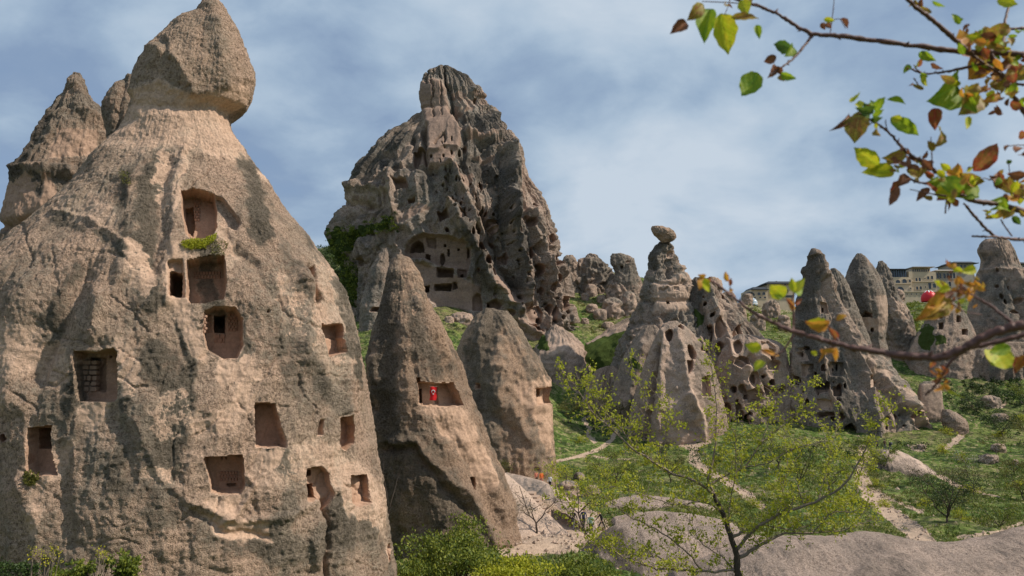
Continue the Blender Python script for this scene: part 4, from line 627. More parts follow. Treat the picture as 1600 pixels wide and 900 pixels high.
rock('boulder', 'flat dark boulder lying against the pink wall stub', 'boulder', [(640,1472,1484),(648,1470,1500),(658,1470,1512),(668,1474,1514),(680,1478,1514)], 130, M['far'], k=0.8, step=1.6, amp=0.05, rough=0.03, seed=77)
# sloping ledge with two walkers
rock('rock_ledge', 'bare pale tuff ledge sloping down right below two walkers', 'rock', [(703,1372,1402),(712,1362,1424),(724,1356,1444),(738,1352,1466),(752,1352,1482),(770,1350,1496),(800,1350,1500)], 110, M['mound'], k=0.75, step=1.5, amp=0.02, rough=0.012, seed=79, sq=0.7, feats=[LP([(1370,720),(1400,740),(1450,750)], 12, 1, 0.8), LP([(1380,706),(1420,715),(1470,745)], 4, 0, 1)])
# boulders of the rubble slope and elsewhere
def boulder(px, py, w, h, D, label, mat='far', seed=0, crag=0.05, group=None, green=None):
    a = w / 2; pr = [(py - h, px - a * 0.35, px + a * 0.3), (py - h * 0.93, px - a * 0.65, px + a * 0.6), (py - h * 0.75, px - a * 0.88, px + a * 0.85), (py - h * 0.4, px - a, px + a * 0.98), (py, px - a * 0.95, px + a), (py + h * 0.4, px - a * 0.85, px + a * 0.9)]
    hp = drop(px, py + h * 0.1, max(40, D - 60), 320); D = hp.y if abs(hp.y - D) < 70 else D
    return rock('boulder', label, 'boulder', pr, D, M[mat], group=group, body='boulder_body', k=0.85, ext_n=9, step=max(1.0, min(1.6, h / 9)), amp=0.12, rough=0.025, crag=crag * 1.8, seed=seed, feats=[PA([(px - a, py - h), (px + a, py - h), (px + a, py + h), (px - a, py + h)], 0, 0.5, 5, 8)])
G_ = 'boulders strewn over the rubble slope between castle and pinnacle'
for n_, (x_, y_, w_, h_, D_b, lb) in enumerate([
 (968,468,46,32,188,'largest tan boulder high on the rubble slope, under the thin rock fin'), (930,446,40,20,196,'broad brown boulder under the jagged outcrop'), (958,492,36,26,182,'tan boulder split in two below the largest one'), (983,486,26,30,180,'steep tan boulder against the foot of the capped pinnacle'),
 (938,497,24,14,180,'rounded pale boulder low on the rubble slope'), (924,460,20,16,190,'upright tan boulder left of the largest boulder'), (914,468,14,10,188,'small tan boulder beside the castle flank, upper one'), (925,486,20,11,184,'flat tan boulder in mid slope'), (914,505,13,8,180,'small low boulder near the castle flank'), (902,435,22,14,204,'brown boulder just under the skyline beside the castle'),
 (940,470,16,9,186,'small boulder wedged left of the largest boulder'), (950,512,20,9,176,'flat boulder at the bottom of the rubble slope'), (972,440,24,12,198,'brown boulder touching the foot of the rock fin')]):
    boulder(x_, y_, w_, h_, D_b, lb, seed=100 + n_, group=G_)
boulder(722,500,36,12,166,'pale long boulder on the grass in front of the castle', 'far', 120); boulder(702,502,16,8,165,'small pale boulder at the left end of the long pale one', 'far', 121)
boulder(888,775,36,24,88,'rounded brown boulder with a dark hollow at the foot of the blunt cone', 'far', 122, 0.03); boulder(925,772,26,14,90,'lower brown boulder right of the hollow one', 'far', 123)
boulder(1560,705,26,12,115,'pale boulder in the grass at the right', 'far', 124); boulder(1545,722,34,12,112,'long low grey boulder in the grass at the right', 'far', 125); boulder(1587,726,12,8,108,'small whitish boulder near the right edge', 'far', 126); boulder(1548,632,34,14,143,'pale outcrop on the green hillside at right', 'far', 127); boulder(1562,655,30,9,138,'flat grey outcrop below the pale one on the hillside', 'far', 128); boulder(905,748,18,10,98,'small stone beside the path behind the blunt cone', 'far', 129)
boulder(1440,700,16,6,120,'small tan stone at the foot of the long ridge', 'far', 130)
for n_, (x_, y_, w_, h_, D_b, lb) in enumerate([(1150,500,34,26,196,'broken tan rock wall on the slope right of the sharp ridged cliff'),(1184,512,26,22,192,'small ruined tuff block under the low retaining wall'),(1205,492,30,22,212,'rough brown outcrop below the taller hotel house'),(1138,478,26,22,208,'upright brown outcrop right of the sharp ridged cliff'),(1112,452,36,18,214,'brown rocks on the skyline right of the capped pinnacle'),(1225,512,22,20,190,'pale rock block close to the left side of the tallest cone'),(1400,468,30,16,206,'brown rubble heap below the hotel terrace'),(1168,470,18,12,225,'little rocky knob just left of the glassy dome')]):
    boulder(x_, y_, w_, h_, D_b, lb, seed=160 + n_, crag=0.09)
# ---------------------------------------------------------------- smooth tuff waves
def wave(name, label, crest, D0, D1, front, back, mat, seed=0, step=2.0, feats=(), drop_f=0.55, kind=None, rnd_=1.5, fs=0.5):
    cr = np.asarray(crest, float); xs = np.arange(cr[0, 0], cr[-1, 0], step); py = np.interp(xs, cr[:, 0], cr[:, 1]); w = np.hanning(15)[1:-1]; w /= w.sum(); py = np.convolve(np.pad(py, 6, mode='edge'), w, 'valid')
    t = (xs - xs[0]) / (xs[-1] - xs[0]); D = D0 + (D1 - D0) * t; X, Y, Z = at(xs, py, D)
    nf = int(front / (D0 / F * step * 2)) + 20; sv = np.concatenate([np.linspace(-1, 0, nf) * front, np.linspace(0, 1, 16)[1:] * back])
    drop_ = np.where(sv < 0, drop_f * (np.sqrt(sv ** 2 + rnd_ ** 2) - rnd_), fs * (np.sqrt(sv ** 2 + rnd_ ** 2) - rnd_))
    endf = (sstep(0, 0.05, t) * sstep(1, 0.95, t))
    Xg = X[None] * (1 + 0 * sv[:, None]) ; Yg = Y[None] + sv[:, None]; Zg = Z[None] - drop_[:, None]
    gg = ground(Xg.ravel(), Yg.ravel()).reshape(Zg.shape)
    P = np.stack([Xg, Yg, Zg], -1).reshape(-1, 3)
    crestf = np.repeat(sstep(0, 1.2, np.abs(sv))[:, None], len(xs), 1).ravel()
    P[:, 2] += crestf * (0.35 * fbm(P, 0.35, 3, seed) + 0.10 * fbm(P * (1, .6, 1), 1.6, 4, seed + 4, 0.55, True)) + 0.03 * fbm(P, 4, 2, seed + 8)
    P[:, 2] = (P[:, 2].reshape(Zg.shape) * endf[None] + (gg - 0.5) * (1 - endf[None])).ravel()
    uu, vv = proj(P); m = np.zeros((len(P), 3), np.float32); J = 4 * vnoise(P * 0.8, 3)
    for f in feats:
        if f.k == 'l': m[:, f.ch] = np.maximum(m[:, f.ch], f.val * sstep(1, 0.3, line_d(f.pts, uu + J, vv + J) / f.w))
        if f.k == 'p': m[:, f.ch] = np.maximum(m[:, f.ch], f.val * sstep(-f.soft, f.soft, poly_sd(f.poly, uu + J, vv + J)))
    nr, nc = Zg.shape; i = np.arange(nr - 1)[:, None] * nc; j = np.arange(nc - 1)[None]
    Fq = np.stack([i + j, i + j + 1, i + nc + j + 1, i + nc + j], -1).reshape(-1, 4)
    org = P.mean(0); o = mesh_np(name, P - org, Fq, mat, None, True, m); o.location = tuple(org); tag(o, label, 'rock mound'); return o
wave('tuff_mound', 'long smooth pale tuff ridge crossing the bottom right corner', [(1020,905),(1080,880),(1150,856),(1200,842),(1240,840),(1300,838),(1350,831),(1390,836),(1420,845),(1470,847),(1520,846),(1560,840),(1600,829),(1650,818),(1720,812)], 44, 42, 22, 8, M['mound'], 201, 1.7, drop_f=0.34)
wave('tuff_mound', 'rounded tuff mound with a dark left flank behind the green tree trunk', [(895,880),(920,852),(945,832),(970,820),(1000,813),(1040,816),(1080,824),(1130,822),(1180,836),(1230,848),(1280,870)], 50, 49, 14, 8, M['mound'], 205, 1.7, drop_f=0.5, feats=[LP([(930,850),(960,840),(985,890)], 26, 1, 1.0)])  # shade of the left flank painted in through the dark tint channel
wave('tuff_mound', 'low pale tuff wave in the valley behind the rounded mound', [(935,790),(960,780),(1000,773),(1050,778),(1090,785),(1130,794),(1160,806)], 78, 76, 2.6, 2.5, M['mound'], 209, 1.7, drop_f=1.3, rnd_=1.0)
wave('tuff_mound', 'second low tuff wave, just in front of the first in the valley', [(950,812),(990,801),(1030,798),(1080,803),(1120,810),(1160,822)], 68, 66, 2.4, 2.2, M['mound'], 211, 1.7, drop_f=1.3, rnd_=0.9)
wave('tuff_mound', 'steep bare tuff bank running down right from the flag cone beside the steps', [(778,728),(790,740),(806,752),(830,775),(850,800),(880,826),(905,848),(925,866)], 66, 60, 9, 2.5, M['bank'], 213, 1.7, drop_f=0.75)
wave('tuff_mound', 'low bare tuff path bank between the blunt cone and the steps', [(782,738),(810,742),(850,752),(880,772),(905,795),(925,812),(940,828)], 86, 66, 4, 3, M['bank'], 215, 1.7, drop_f=0.4)
# ---------------------------------------------------------------- masonry and flag in the carved rooms
R1u, R1w = proj(R1v)
def hitD(V, U, Wv, px, py, r=2.0):
    s = (np.abs(U - px) < r) & (np.abs(Wv - py) < r); return float(V[s, 1].min()) if s.any() else None
M['block'] = plain('tuff_block', (0.36, 0.255, 0.19), 0.9, 0.15, 9, 0.02); M['block2'] = plain('reddish_tuff_brick', (0.34, 0.21, 0.15), 0.9, 0.18, 14, 0.02)
chim = [o for o in bpy.data.objects if o.name == 'fairy_chimney'][0]
def blockbox(x0, y0, x1, y1, D, th, mb, gap=0.4):
    a = pt(x0 + gap / 2, y1 - gap / 2, D); b_ = pt(x1 - gap / 2, y0 + gap / 2, D)
    V = []; j = lambda: rnd.uniform(-.008, .008)
    c = (a + b_) / 2; w = b_.x - a.x; h = b_.z - a.z; e = min(w, h) * 0.16
    pts_ = [(-w/2+e, -h/2), (w/2-e, -h/2), (w/2, -h/2+e), (w/2, h/2-e), (w/2-e, h/2), (-w/2+e, h/2), (-w/2, h/2-e), (-w/2, -h/2+e)]
    f = [(c.x + x * 0.9 + j(), D - th, c.z + z * 0.9 + j()) for x, z in pts_]; m_ = [(c.x + x, D - th * 0.7, c.z + z) for x, z in pts_]; k = [(c.x + x, D + 0.1, c.z + z) for x, z in pts_]
    mb.add(np.array(f + m_ + k), [(8 + i, 8 + (i + 1) % 8, (i + 1) % 8, i) for i in range(8)] + [(16 + i, 16 + (i + 1) % 8, 8 + (i + 1) % 8, 8 + i) for i in range(8)]); mb.add(np.array(f), [tuple(range(8))])
def child_local(o, root):
    o.location = -root.location
z3 = lambda x, y: (100 + x / 8.18, 530 + y / 8.18)
Ds = hitD(R1v, R1u, R1w, 143, 590, 3) or 23.5
rows_ = [(270,328,[(250,365),(370,445)]), (333,392,[(245,335),(342,445)]), (398,457,[(245,328),(338,445)]), (463,533,[(240,305),(308,372),(380,445)]), (538,597,[(248,350),(358,442)]), (602,672,[(248,342),(348,442)])]
for y0, y1, xs_ in rows_:
    for x0, x1 in xs_:
        mb = MB(); a_ = z3(x0, y0); b_ = z3(x1, y1); blockbox(a_[0], a_[1], b_[0], b_[1], Ds + 0.05 + rnd.uniform(-.02, .03), 0.12, mb, 0.9)
        o = mb.build('stone_block', M['block'], chim, False); child_local(o, chim)
def brickpatch(px0, py0, px1, py1, cols, rws, Droot, root, off=0.03, mat='block2', name='brickwork'):
    mb = MB(); U, Wv, V = Droot
    for r_ in range(rws):
        for c_ in range(-1, cols):
            x0 = px0 + (px1 - px0) * (c_ + (0.5 if r_ % 2 else 0) ) / cols; x1 = x0 + (px1 - px0) / cols; x0 = max(x0, px0); x1 = min(x1, px1)
            if x1 - x0 < 1: continue
            y0 = py0 + (py1 - py0) * r_ / rws; y1 = py0 + (py1 - py0) * (r_ + 1) / rws; D = hitD(V, U, Wv, (x0 + x1) / 2, (y0 + y1) / 2, 2.2)
            if D: blockbox(x0, y0, x1, y1, D + 0.02, 0.05, mb, 0.7)
    if mb.n: o = mb.build(name, M[mat], root, False); child_local(o, root); o['kind'] = 'stuff'
d1 = (R1u, R1w, R1v)
brickpatch(318, 492, 332, 520, 3, 6, d1, chim); brickpatch(356, 490, 372, 518, 3, 6, d1, chim); brickpatch(304, 308, 313, 346, 2, 9, d1, chim); brickpatch(303, 424, 345, 436, 9, 2, d1, chim); brickpatch(343, 736, 372, 752, 6, 3, d1, chim); brickpatch(336, 522, 352, 536, 2, 2, d1, chim)
# flag
fc = [o for o in bpy.data.objects if o.name == 'fairy_chimney.003'][0]
M['red'] = plain('red_cloth', (0.62, 0.012, 0.015), 0.7, 0.05, 5); M['white'] = plain('white_cloth', (0.8, 0.8, 0.8), 0.7, 0.02, 5)
fD = 47.9
a_ = pt(671.6, 625.5, fD); b_ = pt(682.4, 604, fD)
fl = thing('flag', 'red flag with white crescent and star hanging inside the carved room', 'flag', (0.5 * (a_.x + b_.x), fD, b_.z))
w_ = b_.x - a_.x; h_ = b_.z - a_.z
def wavy(x, z): return 0.02 * math.sin(x * 14 + z * 2) + 0.015 * math.sin(z * 9)
V = []; nx_, nz_ = 10, 16
for s_ in (0, 1):
    for iz in range(nz_ + 1):
        for ix in range(nx_ + 1):
            x = -w_ / 2 + w_ * ix / nx_; z = -h_ * iz / nz_; V.append((x + 0.02 * math.sin(iz * .7), wavy(x, z) + s_ * 0.006, z))
Fq = []
for s_ in (0, 1):
    o_ = s_ * (nx_ + 1) * (nz_ + 1)
    for iz in range(nz_):
        for ix in range(nx_):
            q = o_ + iz * (nx_ + 1) + ix; qq = (q, q + nx_ + 1, q + nx_ + 2, q + 1); Fq.append(qq if s_ == 0 else qq[::-1])
mesh_np('flag_cloth', V, np.array(Fq), M['red'], fl)
def flat(polys, nm):
    mb = MB()
    for P_ in polys:
        P3 = [(x, -0.05, z) for x, z in P_]; n_ = len(P3); mb.add(np.array(P3 + [(x, 0.03, z) for x, _, z in P3]), [(i, (i + 1) % n_, n_ + (i + 1) % n_, n_ + i) for i in range(n_)]); mb.add(np.array(P3), [tuple(range(n_))])
    return mb.build(nm, M['white'], fl, False)
cxr, czr, rr_ = 0, -h_ * 0.36, w_ * 0.27
cres = []
for i in range(24):
    a0 = R(-58) + (2 * math.pi - R(64)) * i / 23 - math.pi / 2 + R(30)
outer = [(rr_ * math.cos(t_), rr_ * math.sin(t_)) for t_ in np.linspace(R(-90 + 38), R(270 - 38), 22)]
inner = [(rr_ * 0.78 * math.cos(t_), -rr_ * 0.26 + rr_ * 0.78 * math.sin(t_)) for t_ in np.linspace(R(270 - 55), R(-90 + 55), 22)]
for i in range(21):
    A1, A2 = outer[i], outer[i + 1]; B1, B2 = inner[21 - i], inner[20 - i]; cres.append([(cxr + A1[0], czr + A1[1]), (cxr + A2[0], czr + A2[1]), (cxr + B2[0], czr + B2[1]), (cxr + B1[0], czr + B1[1])])
flat(cres, 'crescent')
st = []
for i in range(10):
    r__ = (0.16 if i % 2 == 0 else 0.065) * w_; t_ = math.pi / 2 + i * math.pi / 5; st.append((r__ * math.cos(t_), czr - rr_ * 1.25 + r__ * math.sin(t_)))
flat([st], 'star')
mb = MB(); mb.tube([(-w_ / 2 - 0.04, 0.01, 0.0), (w_ / 2 + 0.04, 0.01, 0.0)], 0.012, 5); mb.build('flag_rod', M['block'], fl)
# ---------------------------------------------------------------- hotels on the skyline
M['stone'] = plain('cut_tuff_masonry', (0.50, 0.41, 0.30), 0.85, 0.08, 0.8); M['stone2'] = plain('greyish_masonry', (0.33, 0.29, 0.25), 0.85, 0.1, 0.8); M['slate'] = plain('dark_roof', (0.035, 0.04, 0.05), 0.6, 0.15, 1); M['glass'] = plain('dark_window_glass', (0.03, 0.04, 0.055), 0.15, 0.05, 1, spec=0.6)
M['blueglass'] = plain('blue_grey_glazing', (0.045, 0.07, 0.11), 0.2, 0.1, 1, spec=0.6)
class Bld:
    def __init__(s, label, D, px0, px1, pybot, group=None):
        s.D = D; s.c = pt((px0 + px1) / 2, pybot, D); s.k = D / F * 1.0; s.px0 = px0; s.py = pybot; s.mx = (px0 + px1) / 2
        s.root = thing('hotel_building', label, 'building', tuple(s.c), group)
    def L(s, px, py): p = pt(px, py, s.D) - s.c; return p.x, p.z
    def wall(s, x0, y0, x1, y1, depth=10, y=0, mat='stone', name='wall', foot=0):
        a = s.L(x0, y1); b = s.L(x1, y0); mb = MB(); mb.box(((a[0] + b[0]) / 2, y + depth / 2, (a[1] - foot + b[1]) / 2), (b[0] - a[0], depth, b[1] - a[1] + foot)); return mb.build(name, M[mat], s.root, False)
    def roof(s, x0, y0, x1, y1, depth=11, ov=0.8, y=-0.6, mat='slate'):
        a = s.L(x0, y1); b = s.L(x1, y0); mb = MB(); w = b[0] - a[0]; h = b[1] - a[1]
        mb.box(((a[0] + b[0]) / 2, y + depth / 2, a[1] + 0.11), (w + ov * 2, depth + ov, 0.22)); mb.box(((a[0] + b[0]) / 2, y + depth / 2, a[1] + 0.22 + (h - .22) / 2), (w + ov, depth, max(h - .22, .1)), taper=0.72)
        return mb.build('roof', M[mat], s.root, False)
    def win(s, x0, y0, x1, y1, arched=False, y=0, frame='stone'):
        a = s.L(x0, y1); b = s.L(x1, y0); w = b[0] - a[0]; h = b[1] - a[1]; cx_, r = (a[0] + b[0]) / 2, w / 2
        out = [(a[0], a[1]), (b[0], a[1])]
        if arched: out += [(cx_ + r * math.cos(t_), b[1] - r + r * math.sin(t_)) for t_ in np.linspace(0, math.pi, 9)]
        else: out += [(b[0], b[1]), (a[0], b[1])]
        n_ = len(out); cz = (a[1] + b[1]) / 2; e = 0.16; big = [(cx_ + (x - cx_) * (1 + 2 * e / w), cz + (z - cz) * (1 + 2 * e / h)) for x, z in out]
        V = [(x, y - 0.14, z) for x, z in big] + [(x, y - 0.14, z) for x, z in out] + [(x, y - 0.03, z) for x, z in out] + [(x, y + 0.02, z) for x, z in big]
        Fs = []
        for i in range(n_):
            j_ = (i + 1) % n_; Fs += [(i, j_, n_ + j_, n_ + i), (n_ + i, n_ + j_, 2 * n_ + j_, 2 * n_ + i), (3 * n_ + i, 3 * n_ + j_, j_, i)]
        fo = mesh_np('window', V, np.array(Fs), M[frame], s.root, False)
        mesh_np('pane', [(x, y - 0.03, z) for x, z in out], np.array([list(range(n_))]), M['glass'], fo, False)
zh = lambda x, y: (1360 + x / 6.667, 400 + y / 6.667)
def wz(B, L_, f=zh, **k):
    for x0, y0, x1, y1, ar in L_:
        p = f(x0, y0); q = f(x1, y1); B.win(p[0], p[1], q[0], q[1], ar, **k)
GH = 'stone hotel buildings along the skyline'
B = Bld('stone hotel wing with blue glazed top storey and two arched balconies', 262, 1390, 1424, 461, GH)
B.wall(1391, 433, 1424, 461, foot=6); B.wall(1390.5, 421, 1417, 433, 8, 0.6, 'blueglass', 'glazed_storey'); B.roof(1390, 419.5, 1417.5, 421.3, 9, 0.4)
wz(B, [(262,248,308,290,True),(330,240,376,282,True),(272,320,348,360,True),(400,245,418,275,False),(410,330,425,345,False)]); B.wall(1424 - 3, 424, 1426, 434, 3, 0.3, 'stone', 'chimney')
B.wall(1391, 442.5, 1424, 443.8, 0.5, -0.4, 'stone', 'cornice')
for i in range(7): B.wall(1393 + i * 3.6, 421.5, 1393.4 + i * 3.6, 432.8, 0.2, 0.45, 'slate', 'mullion')
B = Bld('pale stone hotel block with rows of paired windows, centre of the skyline hotels', 264, 1424, 1462, 456, GH)
B.wall(1424, 425, 1462, 458, foot=5); B.wall(1427, 418, 1456, 425, 7, 1.2, 'stone', 'upper_storey'); B.roof(1427, 416, 1456, 418, 8, 0.6, mat='stone2')
wz(B, [(468,228,488,266,True),(502,226,522,264,True),(590,210,610,246,True),(630,206,650,242,True),(475,316,496,352,True),(512,314,534,350,True),(560,228,572,244,False),(565,316,580,332,False),(650,285,682,332,True),(604,280,630,345,False)])
for a_ in range(8): B.win(1428.6 + a_ * 3.4, 419.3, 1430.2 + a_ * 3.4, 423.5, True, y=1.2)
B.wall(1424, 439.5, 1462, 440.6, 0.5, -0.4, 'stone', 'cornice')
B = Bld('grey stone hotel wing with tall dark glazed bays', 266, 1462, 1492, 450, GH)
B.wall(1462, 424, 1494, 452, foot=5, mat='stone2'); B.roof(1462, 421, 1492, 424, 10, 0.5, mat='stone2')
for x_ in (1463.5, 1467.5, 1474, 1479, 1484, 1489): B.win(x_, 427, x_ + 3, 435, False, frame='stone2')
for x_ in (1466, 1474, 1482): B.win(x_, 440, x_ + 3.4, 447, True, frame='stone2')
B = Bld('upper hotel house with a wide dark overhanging roof', 270, 1490, 1523, 430, GH)
B.wall(1491, 412, 1521, 432, foot=12, mat='stone2'); B.roof(1490, 408, 1523, 412, 11, 0.9)
for x_ in (1494, 1500, 1506, 1512): B.win(x_, 414, x_ + 3, 419, False, frame='stone2')
B.wall(1492, 406.5, 1493.6, 410, 1, 3, 'stone2', 'chimney')
B = Bld('hotel house with dark roof partly hidden at the far right edge', 268, 1585, 1615, 425, GH)
B.wall(1586, 413, 1615, 428, foot=10, mat='stone2'); B.roof(1584, 409, 1616, 413, 11, 0.9); B.win(1592, 415, 1595, 420, False, frame='stone2'); B.win(1598, 415, 1601, 420, False, frame='stone2')
B = Bld('long low terrace wall of pale stone below the hotels', 256, 1396, 1470, 463, None); B.root.name = 'terrace_wall'; B.root['category'] = 'wall'
B.wall(1396, 456.5, 1470, 463, 3, 0, foot=6); B.wall(1396, 455.5, 1470, 456.6, 3.4, -0.3, 'stone', 'coping')
for i in range(9): B.win(1402 + i * 7.2, 458.5, 1403.6 + i * 7.2, 461, False)
zl = lambda x, y: (1140 + x / 11.25, 420 + y / 11.25)
B = Bld('low stone hotel house with three arched windows left of the tallest cone', 258, 1168, 1199, 466, GH)
B.wall(1172, 453, 1199.3, 467, foot=6); B.roof(1176, 448, 1198, 453, 11, 0.5); B.roof(1168, 456, 1176, 459, 6, 0.2); wz(B, [(400,432,440,476,True),(490,412,540,464,True),(575,408,625,462,True),(430,490,460,520,True),(520,490,560,520,True),(600,486,640,520,True)], zl)
B = Bld('taller stone hotel house with a wide dark roof left of the tallest cone', 260, 1198, 1240, 464, GH)
B.wall(1199.5, 444, 1240, 465, foot=6); B.roof(1198, 439, 1240, 444, 12, 0.9); wz(B, [(700,405,725,460,True),(1000,360,1030,420,True),(800,410,830,460,True),(900,405,930,455,True),(960,260,990,290,False),(1040,262,1070,292,False)], zl)
B.wall(1219, 436.5, 1220.6, 440, 1, 4, 'stone2', 'chimney'); B.wall(1215, 462, 1238, 465.5, 2, -1.5, 'slate', 'balcony')
B = Bld('square pale stone wall block standing below the taller hotel house', 246, 1219, 1235, 484, None); B.root.name = 'retaining_wall'; B.root['category'] = 'wall'; B.wall(1218, 466, 1236, 484, 4, 0, foot=5); B.wall(1217.5, 465.2, 1236.5, 466.2, 4.4, -0.2, 'stone', 'coping')
B = Bld('low pale stone wall block below the glass dome', 244, 1176, 1189, 491, None); B.root.name = 'retaining_wall'; B.root['category'] = 'wall'; B.wall(1168, 477.3, 1189, 492, 6, 0, foot=5); B.wall(1167.5, 476.5, 1189.5, 477.5, 6.4, -0.2, 'stone', 'coping')
def dome(label, px, py, rpx, D, mat, zs=1.0, ribs=None, name='dome', cat='dome', skirt=0.0):
    c = pt(px, py, D); r = rpx * D / F; t = thing(name, label, cat, tuple(c)); V = []; Fq = []; n_, m_ = 24, 9
    for i in range(m_ + 1):
        a = math.pi / 2 * i / m_
        for j_ in range(n_):
            ph = 2 * math.pi * j_ / n_; rr = r * math.cos(a) * (1 + (0.04 * math.cos(ph * 8) if ribs == 'w' else 0)); V.append((rr * math.cos(ph), rr * math.sin(ph), r * zs * math.sin(a)))
    for i in range(m_):
        for j_ in range(n_): Fq.append((i * n_ + j_, i * n_ + (j_ + 1) % n_, (i + 1) * n_ + (j_ + 1) % n_, (i + 1) * n_ + j_))
    V += [(r * math.cos(2 * math.pi * j_ / n_) * 0.96, r * math.sin(2 * math.pi * j_ / n_) * 0.96, -skirt * r - 0.5) for j_ in range(n_)]; k = n_ * (m_ + 1); Fq += [(k + j_, k + (j_ + 1) % n_, (j_ + 1) % n_, j_) for j_ in range(n_)]
    mesh_np('dome_shell', V, np.array(Fq), mat, t); return t, r
M['domeglass'] = plain('pale_dome_glazing', (0.35, 0.43, 0.50), 0.1, 0.25, 2.0, spec=0.8); M['redsh'] = plain('glossy_red_fabric', (0.60, 0.02, 0.03), 0.45, 0.05, 2)
t, r = dome('small glassy dome on the skyline left of the hotel house with arched windows', 1175.5, 475, 8, 243, M['domeglass'], 1.2)
for k_ in range(6):
    mb = MB(); ph = math.pi * k_ / 6; mb.tube([(r * 1.01 * math.cos(a) * math.cos(ph), r * 1.01 * math.cos(a) * math.sin(ph), r * 1.21 * math.sin(a)) for a in np.linspace(0, math.pi, 17)], 0.05, 4); mb.build('rib', M['white'], t)
mb = MB(); mb.tube([(r * 1.0 * math.cos(a), r * 1.0 * math.sin(a), 0) for a in np.linspace(0, 2 * math.pi, 25)], 0.12, 5); mb.build('base_ring', M['white'], t)
t, r = dome('bright red domed canopy with white scallops on the slope below the hotels', 1451.5, 467, 11.5, 235, M['redsh'], 1.12, 'w', 'canopy', 'canopy', 0.15)
for k_ in range(8):
    ph = 2 * math.pi * (k_ + 0.5) / 8; mb = MB(); P_ = []
    for a, wd in zip(np.linspace(0.75, 1.42, 6), (0.02, 0.12, 0.17, 0.17, 0.13, 0.08)):
        for s_ in (-1, 1): q = ph + s_ * wd / max(math.cos(a), 0.3) * 0.5; P_.append((r * 1.05 * math.cos(a) * math.cos(q), r * 1.05 * math.cos(a) * math.sin(q), r * 1.18 * math.sin(a)))
    mb.add(np.array(P_), [(2 * i, 2 * i + 1, 2 * i + 3, 2 * i + 2) for i in range(5)]); mb.build('white_scallop', M['white'], t)
# ---------------------------------------------------------------- vegetation
M['bark'] = plain('dark_bark', (0.060, 0.045, 0.036), 0.9, 0.25, 12, 0.01); M['bark2'] = plain('pale_twig_bark', (0.20, 0.155, 0.12), 0.85, 0.25, 14, 0.01); M['barkr'] = plain('reddish_brown_bark', (0.105, 0.048, 0.040), 0.6, 0.35, 90, 0.0015, 0.4)
LM = {'bright': leafmat('fresh_yellow_green_leaves', [(0.25, 0.28, 0.022), (0.36, 0.38, 0.03), (0.48, 0.46, 0.045), (0.30, 0.34, 0.03)], 0.45),
      'green': leafmat('mid_green_leaves', [(0.07, 0.105, 0.018), (0.12, 0.16, 0.025), (0.18, 0.21, 0.03), (0.26, 0.28, 0.035)], 0.35),
      'olive': leafmat('olive_leaves', [(0.08, 0.09, 0.022), (0.13, 0.13, 0.03), (0.20, 0.18, 0.035)], 0.3),
      'dark': leafmat('dark_green_leaves', [(0.022, 0.042, 0.012), (0.04, 0.07, 0.018), (0.065, 0.10, 0.022)], 0.25),
      'dry': leafmat('dry_twiggy_leaves', [(0.12, 0.10, 0.05), (0.17, 0.14, 0.07), (0.10, 0.11, 0.04)], 0.2),
      'blossom': leafmat('pale_blossom', [(0.45, 0.42, 0.38), (0.30, 0.30, 0.2), (0.16, 0.19, 0.07)], 0.2),
      'yellow': leafmat('yellow_flower_heads', [(0.45, 0.38, 0.02), (0.30, 0.32, 0.03), (0.55, 0.45, 0.03)], 0.3)}
def leaf_quads(C, size, up=0.3):
    n = len(C); d = rng.normal(size=(n, 3)); d[:, 2] += up; d /= np.linalg.norm(d, axis=1)[:, None]
    q = rng.normal(size=(n, 3)); s = np.cross(d, q); s /= np.linalg.norm(s, axis=1)[:, None] + 1e-9; nn = np.cross(d, s)
    L = (size * rng.uniform(0.6, 1.3, n))[:, None]; w = L * 0.32; f = L * 0.1
    V = np.stack([C, C + d * L * 0.5 + s * w + nn * f, C + d * L, C + d * L * 0.5 - s * w + nn * f], 1).reshape(-1, 3)
    return V, np.arange(4 * n).reshape(-1, 4)
def curve(a, b, sag=0.1, n=5):
    a = np.array(a, float); b = np.array(b, float); L = np.linalg.norm(b - a); k = rng.normal(size=3) * sag * L
    t = np.linspace(0, 1, n)[:, None]; return a + (b - a) * t + k * (4 * t * (1 - t)) * 0.5 + rng.normal(size=(n, 3)) * L * 0.02 * (t > 0) * (t < 1)
